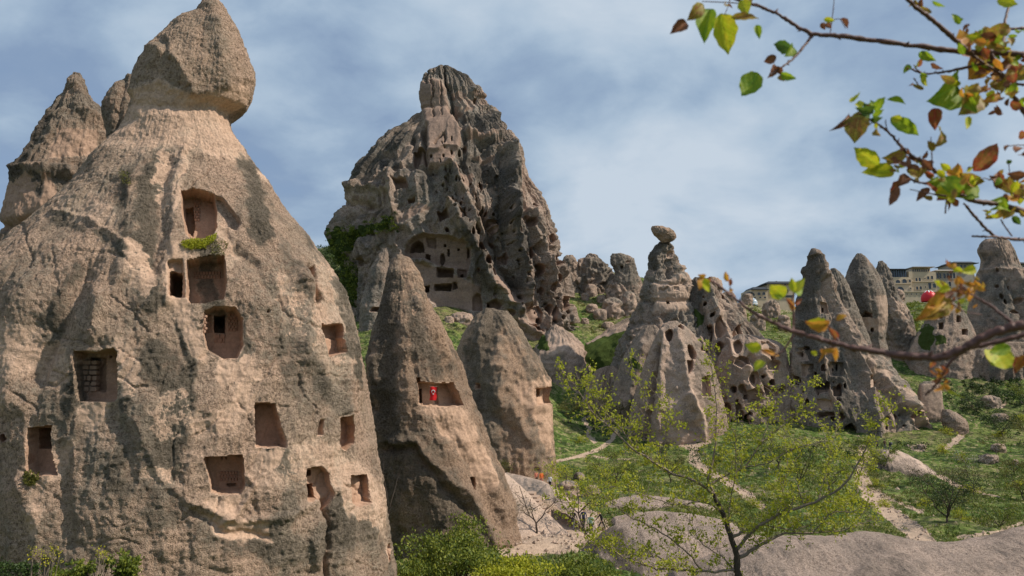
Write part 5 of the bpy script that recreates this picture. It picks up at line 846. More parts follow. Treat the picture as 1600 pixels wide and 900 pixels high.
def tree(label, px, py, hpx, wpx, leaf='green', n=1500, ls=0.16, D=None, trunk=0.35, limbs=4, name='tree', cat='tree', group=None, bark='bark', thick=1.0, spread=0.5, crown='crown', base=None, flat_=0.8, subs=4):
    p = base or (drop(px, py, 30) if D is None else ground_at(px, D)); k = p.y / F; H = hpx * k; Wd = wpx * k
    t = thing(name, label, cat, (p.x, p.y, p.z - 0.1), group); mb = MB(); r0 = max(0.022 * H, 0.7 * k) * thick
    fork = np.array((rng.normal() * 0.05 * H, rng.normal() * 0.05 * H, trunk * H)); mb.tube(curve((0, 0, 0), fork, 0.12, 6), np.linspace(r0, r0 * 0.8, 6), 6)
    C = []
    for i in range(limbs):
        ph = 2 * math.pi * (i + rng.uniform(-.2, .2)) / limbs + 0.4; rad = Wd / 2 * rng.uniform(0.45, 0.8)
        e = np.array((rad * math.cos(ph), rad * math.sin(ph), H * rng.uniform(0.62, 0.92))); c = curve(fork, e, 0.18, 6); mb.tube(c, np.linspace(r0 * 0.62, r0 * 0.25, 6), 5, cap=False)
        for j_ in range(subs):
            s_ = c[rng.integers(2, 6)]; ph2 = ph + rng.normal() * 1.0; q = s_ + np.array((math.cos(ph2) * Wd * .28, math.sin(ph2) * Wd * .28, H * rng.uniform(-0.06, 0.30)))
            q[2] = min(q[2], H); c2 = curve(s_, q, 0.2, 5); mb.tube(c2, np.linspace(r0 * 0.25, r0 * 0.10, 5), 4, cap=False)
            for l_ in range(3):
                s2 = c2[rng.integers(1, 5)]; q2 = s2 + rng.normal(size=3) * (Wd * .11, Wd * .11, H * .07) + (0, 0, H * 0.04); c3 = curve(s2, q2, 0.2, 4); mb.tube(c3, np.linspace(r0 * 0.10, r0 * 0.05, 4), 3, cap=False); C.append(c3)
    mb.build('trunk', M[bark], t)
    if n:
        C = np.concatenate(C); pts_ = C[rng.integers(0, len(C), n)] + rng.normal(size=(n, 3)) * (Wd * .045 * spread * 2, Wd * .045 * spread * 2, H * .04 * spread * 2)
        V, Fq = leaf_quads(pts_, ls); mesh_np(crown, V, Fq, LM[leaf], t, False)
    return t
def bush(label, px, py, D, wpx, hpx, leaf, n, ls, name='bush', cat='bush', group=None, lumps=9, dpt=0.8, basez=None):
    k = D / F; c = pt(px, py, D); W_, H_ = wpx * k, hpx * k; gz_ = float(ground(c.x, c.y)[0]); t = thing(name, label, cat, (c.x, c.y, gz_ - 0.05), group); cz = c.z - gz_
    mb = MB(); C = []
    for i in range(lumps):
        a = rng.uniform(0, 2 * math.pi); rad = math.sqrt(rng.uniform(0, 1)); e = np.array((math.cos(a) * rad * W_ * .42, math.sin(a) * rad * W_ * .42 * dpt, cz + H_ * (rng.uniform(0.05, 0.5) * (1.1 - rad) + rng.uniform(-0.3, 0.1) * rad)))
        c_ = curve((e[0] * 0.15, e[1] * 0.15, 0), e, 0.08, 7); mb.tube(c_, np.linspace(0.035 + H_ * .006, 0.01, 7), 4, cap=False)
        for j_ in range(5):
            q = e + rng.normal(size=3) * (W_ * .12, W_ * .12 * dpt, H_ * .13); c2 = curve(c_[4], q, .15, 5); mb.tube(c2, 0.008, 3, cap=False); C.append(c2[2:]); C.append(q[None] + rng.normal(size=(3, 3)) * H_ * .03)
    mb.build('stems', M['bark'], t); C = np.concatenate(C); m_ = len(C)
    cl = C[rng.integers(0, m_, n)] + rng.normal(size=(n, 3)) * (W_ * .05, W_ * .05, H_ * .055)
    V, Fq = leaf_quads(cl, ls, 0.6); mesh_np('leaves', V, Fq, LM[leaf], t, False); return t
# big near bushes
bush('large rounded green bush at the foot of the flag cone', 715, 868, 36, 185, 95, 'green', 9000, 0.15, lumps=16)
bush('bright green bush low in the frame, right of the large rounded bush', 800, 893, 34, 130, 55, 'bright', 3200, 0.14, lumps=12)
bush('green bush in the bottom edge between the rounded bush and the left chimney', 650, 893, 34, 80, 50, 'green', 2600, 0.13, lumps=9)
bush('low spreading bush in shade beside the path at the bottom', 890, 888, 36, 110, 38, 'green', 2600, 0.13, lumps=10)
bush('small dark shrub beside the forked bare tree', 848, 842, 62, 55, 24, 'olive', 900, 0.16, lumps=7); bush('low shrub in front of the trunk of the leafy path tree', 905, 862, 52, 60, 16, 'olive', 800, 0.15, lumps=7)
bush('leafy green shrub at the bottom left, with glossy rounded sprays', 118, 893, 14.5, 66, 40, 'green', 1500, 0.075, lumps=7); bush('tall leafy shrub spray right of the glossy shrub at bottom left', 183, 888, 14.5, 56, 56, 'green', 1700, 0.075, lumps=6); bush('feathery dark green shrub in the bottom left corner', 20, 890, 14.5, 80, 44, 'dark', 1700, 0.06, lumps=7)
def weed(label, px, py, D, hpx, seed_):
    p = pt(px, py, D); gz_ = float(ground(p.x, p.y)[0]); t = thing('flowering_weed', label, 'flower', (p.x, p.y, gz_)); mb = MB(); C = []; top = p.z - gz_ + hpx * D / F
    for i in range(4):
        e = np.array((rng.normal() * .10, rng.normal() * .10, top * rng.uniform(.93, 1))); c = curve((0, 0, 0), e, 0.02, 8); mb.tube(c, 0.008, 4); C.append(e[None] + rng.normal(size=(26, 3)) * (.045, .045, .06))
    mb.build('stem', M['bark2'], t); C = np.concatenate(C); V, Fq = leaf_quads(C, .035, .5); mesh_np('flower_heads', V, Fq, LM['yellow'], t, False)
weed('yellow flowering weed rising from the leafy shrubs at bottom left, left stem', 82, 900, 14, 40, 1); weed('pale yellow flowering weed between the two leafy shrubs at bottom left', 160, 900, 14, 44, 2); weed('yellow flower stalk just left of the pale yellow weed', 55, 900, 14, 40, 3)
# valley trees
tree('small olive tree in front of the blunt cone on the bank above the steps', 794, 745, 56, 74, 'olive', 1600, 0.17, D=92, trunk=0.3)
tree('forked nearly bare tree on the bare tuff bank below the steps', 836, 846, 84, 84, 'dry', 260, 0.12, D=60, trunk=0.22, limbs=3)
tree('slender bare tree with grey twigs beside the forked nearly bare tree', 800, 850, 70, 50, 'dry', 160, 0.10, D=56, trunk=0.3, limbs=3, thick=0.5, bark='bark2')
tree('young leafy tree on the path beside the group of walkers', 909, 850, 100, 105, 'bright', 2000, 0.13, D=60, trunk=0.35, thick=0.7)
tree('bare dark sapling in the gap between the big chimney and the flag cone', 612, 868, 170, 60, 'dry', 0, 0.1, D=44, trunk=0.4, limbs=3, thick=0.35)
tree('yellow green bushy tree beside the boulders behind the path', 955, 768, 55, 80, 'green', 2400, 0.17, D=88, trunk=0.1, limbs=6)
tree('small round tree on the grass right of the blunt cone', 888, 662, 34, 40, 'olive', 900, 0.2, D=138)
tree('wide sparse tree below the tuff apron right of the blunt cone', 925, 655, 60, 80, 'olive', 1300, 0.2, D=136, trunk=0.2)
tree('small sparse tree beside the dark slope under the tuff apron', 960, 640, 40, 60, 'olive', 900, 0.2, D=140, trunk=0.2)
tree('dark spreading tree with two leaning trunks, right of the wide path', 1452, 846, 78, 100, 'dark', 3000, 0.15, D=74, trunk=0.12, limbs=5)
tree('rounded olive tree near the right edge above the pale path', 1573, 812, 46, 60, 'olive', 1700, 0.15, D=90, trunk=0.25)
tree('dark umbrella shaped tree high on the right hillside', 1548, 686, 34, 54, 'dark', 1500, 0.2, D=128, trunk=0.3, flat_=0.5)
tree('bare thin tree below the ledge, left of a pair', 1403, 752, 36, 34, 'dry', 150, 0.15, D=100, thick=0.7); tree('bare thin tree below the ledge, right of a pair', 1424, 763, 40, 34, 'dry', 200, 0.15, D=97, thick=0.7)
tree('sparse tree at the lower end of the sloping ledge', 1465, 772, 46, 50, 'dry', 420, 0.15, D=96, thick=0.7); tree('thin upright tree right of the sloping ledge', 1495, 784, 50, 36, 'olive', 350, 0.15, D=93, thick=0.6)
tree('pale blossoming small tree on the grass right of the sloping ledge', 1490, 738, 34, 40, 'blossom', 450, 0.15, D=106, thick=0.6); tree('low leafy bush like tree at the path bend near the right edge', 1531, 846, 38, 60, 'green', 1300, 0.14, D=74, trunk=0.1, limbs=6)
tree('small grey green tree in mid slope at the right', 1531, 714, 34, 34, 'olive', 500, 0.17, D=112, thick=0.7); tree('dark tree at the right edge below the hillside outcrops', 1594, 700, 44, 50, 'olive', 1200, 0.2, D=120); tree('bushy tree on the hillside at the upper right edge', 1588, 640, 30, 44, 'green', 1200, 0.22, D=142, trunk=0.15)
tree('low spreading tree at the left end of the sloping ledge', 1363, 738, 36, 46, 'green', 1300, 0.18, D=108, trunk=0.15); tree('rounded green bush like tree in front of the arched cave of the tallest cone', 1330, 712, 32, 44, 'green', 1200, 0.18, D=116, trunk=0.15)
tree('tall thin tree behind the foreground tree, left one', 1240, 800, 90, 50, 'green', 1100, 0.16, D=82, thick=0.7); tree('tall thin tree behind the foreground tree, right one', 1280, 800, 80, 50, 'green', 1000, 0.16, D=84, thick=0.7)
tree('rounded bright tree under the domed houses', 1205, 735, 50, 70, 'green', 1900, 0.18, D=106, trunk=0.2); tree('pale green tree left of the sloping ledge beside the wide path', 1318, 762, 62, 60, 'bright', 1300, 0.16, D=98, trunk=0.25, thick=0.7)
tree('small green tree at the mouth of the scooped hollows', 1150, 700, 34, 50, 'green', 1000, 0.2, D=122, trunk=0.2); tree('little tree on the grass beside the dusty path fork', 1040, 745, 46, 56, 'olive', 1000, 0.17, D=98, trunk=0.25)
tree('dark small tree on the shaded slope at upper right', 1510, 640, 26, 40, 'dark', 900, 0.22, D=140, trunk=0.1); tree('small shrub like tree above the long low grey boulder', 1560, 745, 26, 40, 'olive', 700, 0.17, D=104, trunk=0.15)
# dark ground shrubs that read as one mass
def shrubs(label, poly, D0, D1, n, ls, leaf, hgt=0.8, seed_=0, V_=None):
    P = np.asarray(poly, float); C = []; tr = 0
    while len(C) < n // 26 and tr < 40000:
        tr += 1; x = rng.uniform(P[:, 0].min(), P[:, 0].max()); y = rng.uniform(P[:, 1].min(), P[:, 1].max())
        if poly_sd(P, np.array([x]), np.array([y]))[0] < 0: continue
        if V_ is not None:
            D = hitD(V_[2], V_[0], V_[1], x, y, 3)
            if D is None: continue
            C.append(tuple(pt(x, y, D)))
        else:
            p = drop(x, y, D0, D1)
            C.append((p.x, p.y, p.z))
    C = np.array(C); m_ = len(C); rr = rng.uniform(.5, 1.2, m_)
    i = rng.integers(0, m_, n); v = rng.normal(size=(n, 3)); v /= np.linalg.norm(v, axis=1)[:, None]; v[:, 2] = np.abs(v[:, 2]); pts_ = C[i] + v * (rr[i] * hgt)[:, None] * rng.uniform(.5, 1, n)[:, None]
    V, Fq = leaf_quads(pts_, ls, 0.5); o = mesh_np('shrubs', V, Fq, LM[leaf], None, False); tag(o, kind='stuff', label=label, cat='shrubs'); return o
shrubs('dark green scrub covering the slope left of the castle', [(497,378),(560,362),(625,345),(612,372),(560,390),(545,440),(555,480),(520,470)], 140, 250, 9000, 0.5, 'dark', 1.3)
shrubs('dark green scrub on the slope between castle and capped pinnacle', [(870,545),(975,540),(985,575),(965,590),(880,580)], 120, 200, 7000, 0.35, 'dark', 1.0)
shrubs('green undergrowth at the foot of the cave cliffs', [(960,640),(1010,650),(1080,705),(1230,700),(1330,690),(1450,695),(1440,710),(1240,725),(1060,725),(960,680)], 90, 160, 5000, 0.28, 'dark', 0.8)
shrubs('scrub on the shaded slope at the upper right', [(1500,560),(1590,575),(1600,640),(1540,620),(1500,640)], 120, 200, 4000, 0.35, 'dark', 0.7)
shrubs('green scrub below the hotel terrace', [(1400,470),(1445,465),(1440,490),(1430,560),(1390,520)], 170, 250, 3500, 0.5, 'green', 1.2)
shrubs('dark clumps of scrub on the meadow slope in front of the castle', [(555,490),(650,480),(740,500),(830,540),(850,575),(720,575),(560,570)], 120, 200, 7000, 0.26, 'dark', 0.6)
shrubs('scattered scrub on the slope behind the capped pinnacle', [(1100,470),(1240,480),(1240,540),(1140,540)], 160, 250, 4500, 0.36, 'green', 0.9)
shrubs('scrub mixed among the tuff waves of the valley bottom', [(930,785),(1170,790),(1190,835),(1000,812),(940,830)], 55, 85, 5000, 0.13, 'olive', 0.45)
shrubs('scrub on the hill below the far right cone', [(1400,500),(1600,590),(1600,700),(1480,640),(1440,560)], 120, 220, 6000, 0.28, 'dark', 0.7)
CAu, CAw = proj(CAv)
shrubs('dark scrub clinging to the ledges low on the left side of the castle', c6([(0,180),(200,110),(430,60),(460,130),(300,190),(200,270),(280,420),(240,540),(60,540)]), 0, 0, 4500, 0.4, 'green', 0.8, V_=(CAu, CAw, CAv))
gb = None
for n_, (x_, y_, s_) in enumerate([(905,690,14),(930,735,16),(985,700,14),(1010,725,18),(1060,735,16),(1120,725,14),(1160,720,18),(1210,765,20),(1250,740,16),(1295,735,18),(1310,790,22),(1370,760,16),(1385,790,18),(1410,735,14),(1500,720,14),(1470,705,16),(1520,770,20),(1585,760,18),(1560,680,14),(1480,680,16),(1590,660,16),(1345,720,14),(1180,790,18),(1440,790,20),(975,740,18),(1500,810,18)]):
    p = drop(x_, y_, 40)
    if gb is None: gb = bush('small rounded yellow green bush, one of many alike dotted over the valley meadow', x_, y_, p.y, 26, 18, 'bright', 900, 0.15, group='small bushes dotted over the meadow'); gb0 = gb.location.copy(); gk = p.y * 14; kids = list(gb.children)
    else:
        c = gb.copy(); COL.objects.link(c); c.location = (p.x, p.y, p.z - .05); f_ = p.y * s_ / gk; c.scale = (f_, f_, f_ * rng.uniform(.8, 1.2)); c.rotation_euler = (0, 0, rng.uniform(0, 6))
        for k_ in kids: q = k_.copy(); COL.objects.link(q); q.parent = c
shrubs('green scrub on the terrace round the shoulders of the oval hole lump', [(1000,497),(1030,488),(1105,484),(1112,500),(1085,520),(1060,500),(1035,502),(1010,522)], 120, 170, 3500, 0.3, 'dark', 0.7)
shrubs('scrub around the rubble boulders', [(885,430),(960,445),(1000,500),(930,525),(905,500)], 170, 225, 3500, 0.3, 'olive', 0.6)
shrubs('weeds and scrub in the valley bottom behind the tuff mounds', [(960,770),(1180,760),(1340,800),(1420,830),(1240,835),(1000,800)], 55, 110, 5000, 0.16, 'green', 0.5)
shrubs('scrub beside the sloping ledge and the wide path', [(1350,740),(1500,740),(1560,790),(1420,800),(1350,770)], 60, 130, 4000, 0.16, 'olive', 0.5)
# grass tufts over the meadow
n = 80000; th_ = np.arctan(rng.uniform(-.25, .75, n)); D_t = np.sqrt(rng.uniform(40 ** 2, 235 ** 2, n)); D_t = np.where(rng.random(n) < .5, rng.uniform(40, 110, n), D_t)
X_t = np.tan(th_) * D_t; Zt = ground(X_t, D_t); Pt = np.stack([X_t, D_t, Zt], 1); ut, vt = proj(Pt)
ci = np.clip(np.searchsorted(azi, np.arctan2(X_t, D_t)), 0, nA - 1); ri = np.clip(np.searchsorted(dist, np.hypot(X_t, D_t)), 0, len(dist) - 1); mk_ = tm[ri * nA + ci, 0]
ok = (mk_ < 0.2) & (ut > 540) & (ut < 1640) & (fbm(Pt, 0.25, 3, 60) + rng.uniform(-.25, .25, n) > -0.12); Pt = Pt[ok]
P3 = np.repeat(Pt, 3, 0) + rng.normal(size=(len(Pt) * 3, 3)) * (.15, .15, 0); m_ = len(P3); hh = rng.uniform(.12, .34, m_)[:, None] * (P3[:, 1:2] / 90) ** .4; dd_ = rng.normal(size=(m_, 3)) * (.10, .10, 0); ww = rng.normal(size=(m_, 3)) * (.05, .05, 0)
V = np.stack([P3 - ww, P3 + ww, P3 + (0, 0, 1) * hh + dd_], 1).reshape(-1, 3)
LM['grass'] = leafmat('grass_blades', [(0.06, 0.10, 0.018), (0.10, 0.15, 0.025), (0.15, 0.19, 0.035), (0.22, 0.20, 0.07)], 0.3)
o = mesh_np('grass', V, np.arange(3 * m_).reshape(-1, 3), LM['grass'], None, False); tag(o, kind='stuff', label='short green grass tufts over the valley meadow', cat='grass')
# loose stones on paths and meadow
n = 60000; th_ = np.arctan(rng.uniform(-.02, .72, n)); D_s = rng.uniform(38, 150, n); X_s = np.tan(th_) * D_s; ci = np.clip(np.searchsorted(azi, th_), 0, nA - 1); ri = np.clip(np.searchsorted(dist, np.hypot(X_s, D_s)), 0, len(dist) - 1); mm = tm[ri * nA + ci, 0]
ok = (rng.random(n) < np.where((mm > .1) & (mm < .95), .55, np.where(mm > .9, .10, .02))); X_s, D_s = X_s[ok], D_s[ok]; m_ = len(X_s); Zs = ground(X_s, D_s) - .05; rr = rng.uniform(.05, .17, m_) * np.where(rng.random(m_) < .06, 2.2, 1)
OC = np.array([(1, 0, 0), (0, 1, 0), (-1, 0, 0), (0, -1, 0), (0, 0, .8), (0, 0, -.6)], float); V = (OC[None] * (1 + .35 * rng.normal(size=(m_, 6, 1)))) * rr[:, None, None] + np.stack([X_s, D_s, Zs], 1)[:, None]
Fo = np.array([(0, 1, 4), (1, 2, 4), (2, 3, 4), (3, 0, 4), (1, 0, 5), (2, 1, 5), (3, 2, 5), (0, 3, 5)]); o = mesh_np('loose_stones', V.reshape(-1, 3), (Fo[None] + 6 * np.arange(m_)[:, None, None]).reshape(-1, 3), M['bank'], None, False); tag(o, kind='stuff', label='loose pale stones along the path edges and in the grass', cat='stones')
# moss and weeds on the chimney's ledges
def ledge(label, poly, n, ls, leaf, h, rootV, name='weed_tuft'):
    U, Wv, V_ = rootV; P = np.asarray(poly, float); C = []; tr = 0
    while len(C) < n and tr < 20000:
        tr += 1; x = rng.uniform(P[:, 0].min(), P[:, 0].max()); y = rng.uniform(P[:, 1].min(), P[:, 1].max())
        if poly_sd(P, np.array([x]), np.array([y]))[0] < 0: continue
        D = hitD(V_, U, Wv, x, y, 2)
        if D: C.append(tuple(pt(x, y, D - rng.uniform(0, .12))))
    C = np.array(C); c0 = C.mean(0); V, Fq = leaf_quads(C - c0 + rng.normal(size=C.shape) * .02, ls, 1.0); o = mesh_np(name, V, Fq, LM[leaf], None, False); o.location = tuple(c0); tag(o, label, 'plant', kind='stuff')
ledge('bright moss and grass growing on the sill of the topmost carved niche', [(284,378),(300,374),(318,374),(338,366),(336,374),(320,386),(298,389),(286,386)], 1300, 0.07, 'bright', .1, d1)
ledge('grey green weed clump right of the mossy sill', [(325,378),(345,374),(360,380),(350,398),(330,398)], 260, 0.06, 'olive', .1, d1)
ledge('small green weed tuft on the sill of the lowest left niche', [(38,740),(50,734),(62,740),(56,756),(44,760),(36,754)], 420, 0.07, 'olive', .1, d1)
ledge('thin weed tuft in a crack high on the big chimney', [(185,265),(200,270),(205,292),(190,285)], 160, 0.06, 'olive', .1, d1)
# ---------------------------------------------------------------- the foreground tree
FT = 18.0
def P18(px, py, dd=0.0): p = pt(px, py, FT + dd); return np.array(p)
LI = [ # (points, r0, r1, depth drift)
 ([(1152,905),(1152,870),(1142,839),(1129,802),(1116,771)], .085, .05, 0),
 ([(1116,771),(1090,753),(1044,737),(991,703),(950,666),(927,647),(905,612),(880,582)], .035, .008, -1.2), ([(1044,737),(1022,722),(984,688),(946,643),(920,609),(902,590)], .022, .006, .8),
 ([(1116,771),(1104,750),(1112,730),(1118,690),(1120,636),(1114,590),(1108,548)], .032, .006, .4), ([(1142,839),(1160,832),(1190,820),(1225,798),(1250,770)], .04, .008, -.8),
 ([(1152,872),(1180,858),(1203,843),(1229,832),(1270,832),(1320,828),(1365,812)], .045, .006, .5), ([(1150,860),(1180,824),(1214,805),(1240,796),(1278,783),(1320,760),(1342,722),(1361,681),(1391,645),(1400,636)], .045, .006, -1.0),
 ([(1104,760),(1130,745),(1165,730),(1190,690),(1205,650),(1212,610)], .028, .005, 1.0), ([(1129,802),(1100,780),(1060,790),(1010,775),(960,760)], .025, .005, -1.0),
 ([(1152,890),(1100,893),(1060,892),(1014,885),(980,873),(931,847),(905,820),(880,790),(868,770)], .03, .005, -1.4), ([(1060,892),(1030,870),(990,868),(960,862),(925,852)], .018, .005, .6),
 ([(1100,893),(1070,860),(1040,835),(1000,815),(960,790),(940,770)], .022, .005, .2), ([(1190,690),(1230,660),(1250,640),(1270,600)], .016, .004, .4), ([(1165,730),(1200,725),(1240,700),(1290,690)], .018, .004, -.4),
 ([(1278,783),(1290,740),(1300,700),(1310,660)], .016, .004, .6), ([(1214,805),(1225,760),(1230,720),(1225,670)], .016, .004, .8), ([(1142,839),(1138,800),(1150,740),(1148,690),(1155,640)], .018, .004, -.6),
 ([(1270,832),(1300,800),(1330,800),(1360,790)], .014, .004, -.3), ([(991,703),(1000,670),(1010,640),(1000,600),(990,585)], .014, .004, .2), ([(1022,722),(1040,690),(1050,650),(1030,610)], .012, .004, -.3), ([(1190,820),(1240,830),(1290,812),(1340,770)], .016, .004, .7), ([(1152,900),(1130,870),(1095,850),(1080,820),(1075,790)], .02, .004, .6)]
p0 = P18(1152, 905); gz0 = float(ground(p0[0], p0[1])[0]); ft_ = thing('apricot_tree', 'young tree with sparse bright green leaves and spreading branches, bottom centre foreground', 'tree', (p0[0], p0[1], gz0)); o0 = np.array((p0[0], p0[1], gz0))
mbt = MB(); mbt.tube(np.array([(0.05, 0, -0.1), (0.02, 0.02, (p0[2] - gz0) * .5), tuple(p0 - o0)]), [.12, .10, .085], 8); C = []; CR = []
mbb = MB()
for L_, ra, rb, dr in LI:
    P_ = np.array([P18(x, y, dr * (i / (len(L_) - 1)) ** 1.2) for i, (x, y) in enumerate(L_)]) - o0
    t_ = np.linspace(0, 1, len(P_)); tt = np.linspace(0, 1, len(P_) * 4); Q = np.stack([np.interp(tt, t_, P_[:, k]) for k in range(3)], 1)
    Q[1:-1] = (Q[:-2] + Q[1:-1] * 2 + Q[2:]) / 4; Q[1:-1] += rng.normal(size=Q[1:-1].shape) * .012
    (mbt if ra > .07 else mbb).tube(Q, np.interp(tt, [0, 1], [ra, rb]), 6, cap=False)
    if ra > .07: continue
    Ln = np.linalg.norm(np.diff(Q, axis=0), axis=1).sum(); nt_ = int(Ln / 0.075)
    for j_ in range(nt_):
        q = Q[int(len(Q) * (0.12 + .88 * (j_ + rng.uniform(0, 1)) / nt_)) % len(Q)]; L2 = rng.uniform(.25, .75) * (1.15 if rng.random() < .3 else .8); d = rng.normal(size=3) * (1, .9, .8) + (0, 0, .65); d /= np.linalg.norm(d)
        c = curve(q, q + d * L2, .12, 6); mbb.tube(c, np.linspace(.007, .003, 6), 3, cap=False)
        C.append(c[1:]); C.append(c[3:])
        if rng.random() < .5:
            d2 = rng.normal(size=3) + (0, 0, .4); d2 /= np.linalg.norm(d2); c2 = curve(c[3], c[3] + d2 * L2 * .55, .1, 4); mbb.tube(c2, .0035, 3, cap=False); C.append(c2[1:])
mbt.build('trunk', M['bark'], ft_); mbb.build('branches', M['bark2'], ft_)
C = np.concatenate(C); cl = C[rng.integers(0, len(C), 1)]; K = len(C); cc_ = C[rng.permutation(K)]; cl = np.repeat(cc_, 5, 0)[: 12500]; cl = cl + rng.normal(size=cl.shape) * .045
V, Fq = leaf_quads(cl, .075, .4); mesh_np('leaves', V, Fq, LM['bright'], ft_, False)
# ---------------------------------------------------------------- the near branches at upper right
AD = 1.05; root_p = np.array((1.55, 1.15, -1.75))
nb_ = thing('budding_tree', 'tree just outside the frame whose budding twigs hang into the upper right', 'tree', tuple(root_p))
c2_ = cc(1030, 0, 2.249); c3_ = cc(1080, 380, 3.077)
def PB(px, py, D): return np.array(pt(px, py, D)) - root_p
mb = MB(); mb.tube(np.array([(0, 0, 0), (.02, .01, .8), (0, -.02, 1.6), (-.03, .0, 2.4), (.05, 0, 3.0)]), [.07, .06, .05, .035, .015], 10); mb.build('trunk', M['barkr'], nb_)
def bough(specs, label, conv, D0, join):
    """specs: list of (points, r0, r1, d0, d1)"""
    mb = MB(); ends = []
    for pts_, r0, r1, da, db in specs:
        pp = conv(pts_); n_ = len(pp); P_ = np.array([PB(x, y, D0 + da + (db - da) * i / (n_ - 1)) for i, (x, y) in enumerate(pp)])
        t_ = np.linspace(0, 1, n_); m_ = n_ * 7; tt = np.linspace(0, 1, m_); Q = np.stack([np.interp(tt, t_, P_[:, k]) for k in range(3)], 1)
        for _ in range(4): Q[1:-1] = (Q[:-2] + Q[1:-1] * 2 + Q[2:]) / 4
        rad = np.interp(tt, [0, 1], [r0, r1]) * (1 + .12 * rng.normal(size=m_)); Q[1:-1] += rng.normal(size=Q[1:-1].shape) * r0 * .12
        mb.tube(Q, rad, 8)
        for k in range(2, m_ - 1, 4):    # buds and thorny nodes
            d = rng.normal(size=3); d /= np.linalg.norm(d); b0 = Q[k]; L_ = r0 * rng.uniform(1.0, 1.9) + .0012; mb.tube(np.array([b0, b0 + d * L_ * .6, b0 + d * L_]), [rad[k] * .75, rad[k] * .5, rad[k] * .1], 5)
    a = PB(*conv([specs[0][0][0]])[0], D0 + specs[0][3]); mb.tube(np.array([a, (a + np.array(join)) / 2 + (0, .02, .01), np.array(join)]), [specs[0][1], specs[0][1] * 1.4, specs[0][1] * 2.2], 8, cap=False)
    o = mb.build('bough', M['barkr'], nb_); return o
up = bough([([(1300,192),(1180,185),(1050,182),(930,165),(780,145),(620,125),(540,122),(480,90),(420,50),(350,22),(250,-10)], .0048, .0022, 0, .06), ([(540,122),(515,155),(490,185),(465,212),(440,230),(390,262)], .0024, .0013, .04, .0), ([(1100,190),(1040,140),(960,70),(890,15),(850,-25)], .0034, .0024, 0, -.1),
  ([(1200,185),(1212,130),(1217,60),(1240,-20)], .0026, .002, .02, .1), ([(1215,105),(1260,100),(1310,95)], .002, .002, .05, .05), ([(1180,215),(1090,235),(1010,252),(930,262),(880,240)], .0026, .0013, 0, .08), ([(930,262),(905,245),(895,228)], .0012, .0008, .06, .07), ([(895,275),(915,305)], .001, .0006, .06, .07), ([(1300,420),(1240,330),(1200,260),(1165,190)], .0036, .003, .03, .0), ([(1300,300),(1220,290),(1150,270)], .002, .0012, .0, .06), ([(1200,260),(1130,215),(1080,180)], .002, .002, 0, 0), ([(600,122),(605,90),(612,30),(615,-5)], .0008, .0006, .04, .04), ([(580,95),(600,70),(635,65),(655,100)], .0007, .0005, .04, .04), ([(250,-5),(240,30),(225,60)], .0008, .0006, .06, .05), ([(350,22),(270,10),(150,5)], .001, .0007, .05, .05)], '', c2_, AD, (0.0, 0, 2.3))
md = bough([([(1300,748),(1240,730),(1180,715),(1090,705),(1030,660),(980,610),(930,570),(860,530),(830,490),(790,450),(740,420),(700,395)], .0042, .0012, .05, -.02), ([(1300,842),(1240,840),(1180,832),(1100,830)], .003, .0014, .1, .05), ([(1180,832),(1130,785),(1070,715)], .0028, .0015, .1, .05), ([(1290,700),(1240,680),(1200,640),(1140,625)], .0012, .0006, .02, .02), ([(1235,640),(1228,570)], .0008, .0005, .02, .02), ([(960,590),(958,540),(955,480)], .001, .0006, 0, 0), ([(980,650),(900,640),(860,610)], .0022, .001, 0, .02), ([(1010,690),(950,680),(880,665)], .0014, .0006, 0, .02), ([(1010,700),(1005,750)], .001, .0012, .02, .02), ([(1290,510),(1250,510),(1220,515)], .0008, .0005, 0, 0), ([(1240,830),(1210,790),(1200,770)], .0012, .0008, .1, .1), ([(800,455),(795,420)], .0008, .0005, 0, 0)], '', c2_, AD, (0.0, 0, 1.95))
lo = bough([([(1610,392),(1520,412),(1400,452),(1300,512),(1200,552),(1100,548),(950,532),(800,505),(700,485),(600,455),(490,425),(400,385),(300,335),(200,260),(140,210),(60,168)], .0058, .0013, -.1, .02), ([(1610,438),(1450,480),(1330,505),(1240,570),(1200,650),(1160,700),(1125,732)], .0034, .0012, -.06, .0), ([(1545,382),(1440,300),(1350,250),(1300,205)], .0022, .001, -.08, -.02), ([(490,425),(492,330),(485,270),(500,225)], .0016, .0009, 0, 0), ([(200,260),(186,205),(176,150)], .001, .0006, 0, 0), ([(700,485),(690,435),(660,395),(640,385)], .0016, .001, 0, 0), ([(495,440),(440,520),(390,545),(330,512)], .0014, .0007, 0, 0), ([(1230,275),(1310,330),(1400,345)], .0009, .0007, -.04, -.02), ([(690,490),(660,510),(620,515)], .0009, .0006, 0, 0), ([(1200,650),(1190,700),(1230,712)], .0008, .0006, -.02, -.02), ([(1620,520),(1600,560)], .001, .0007, -.05, -.05)], '', c3_, 0.98, (0.02, 0, 1.3))
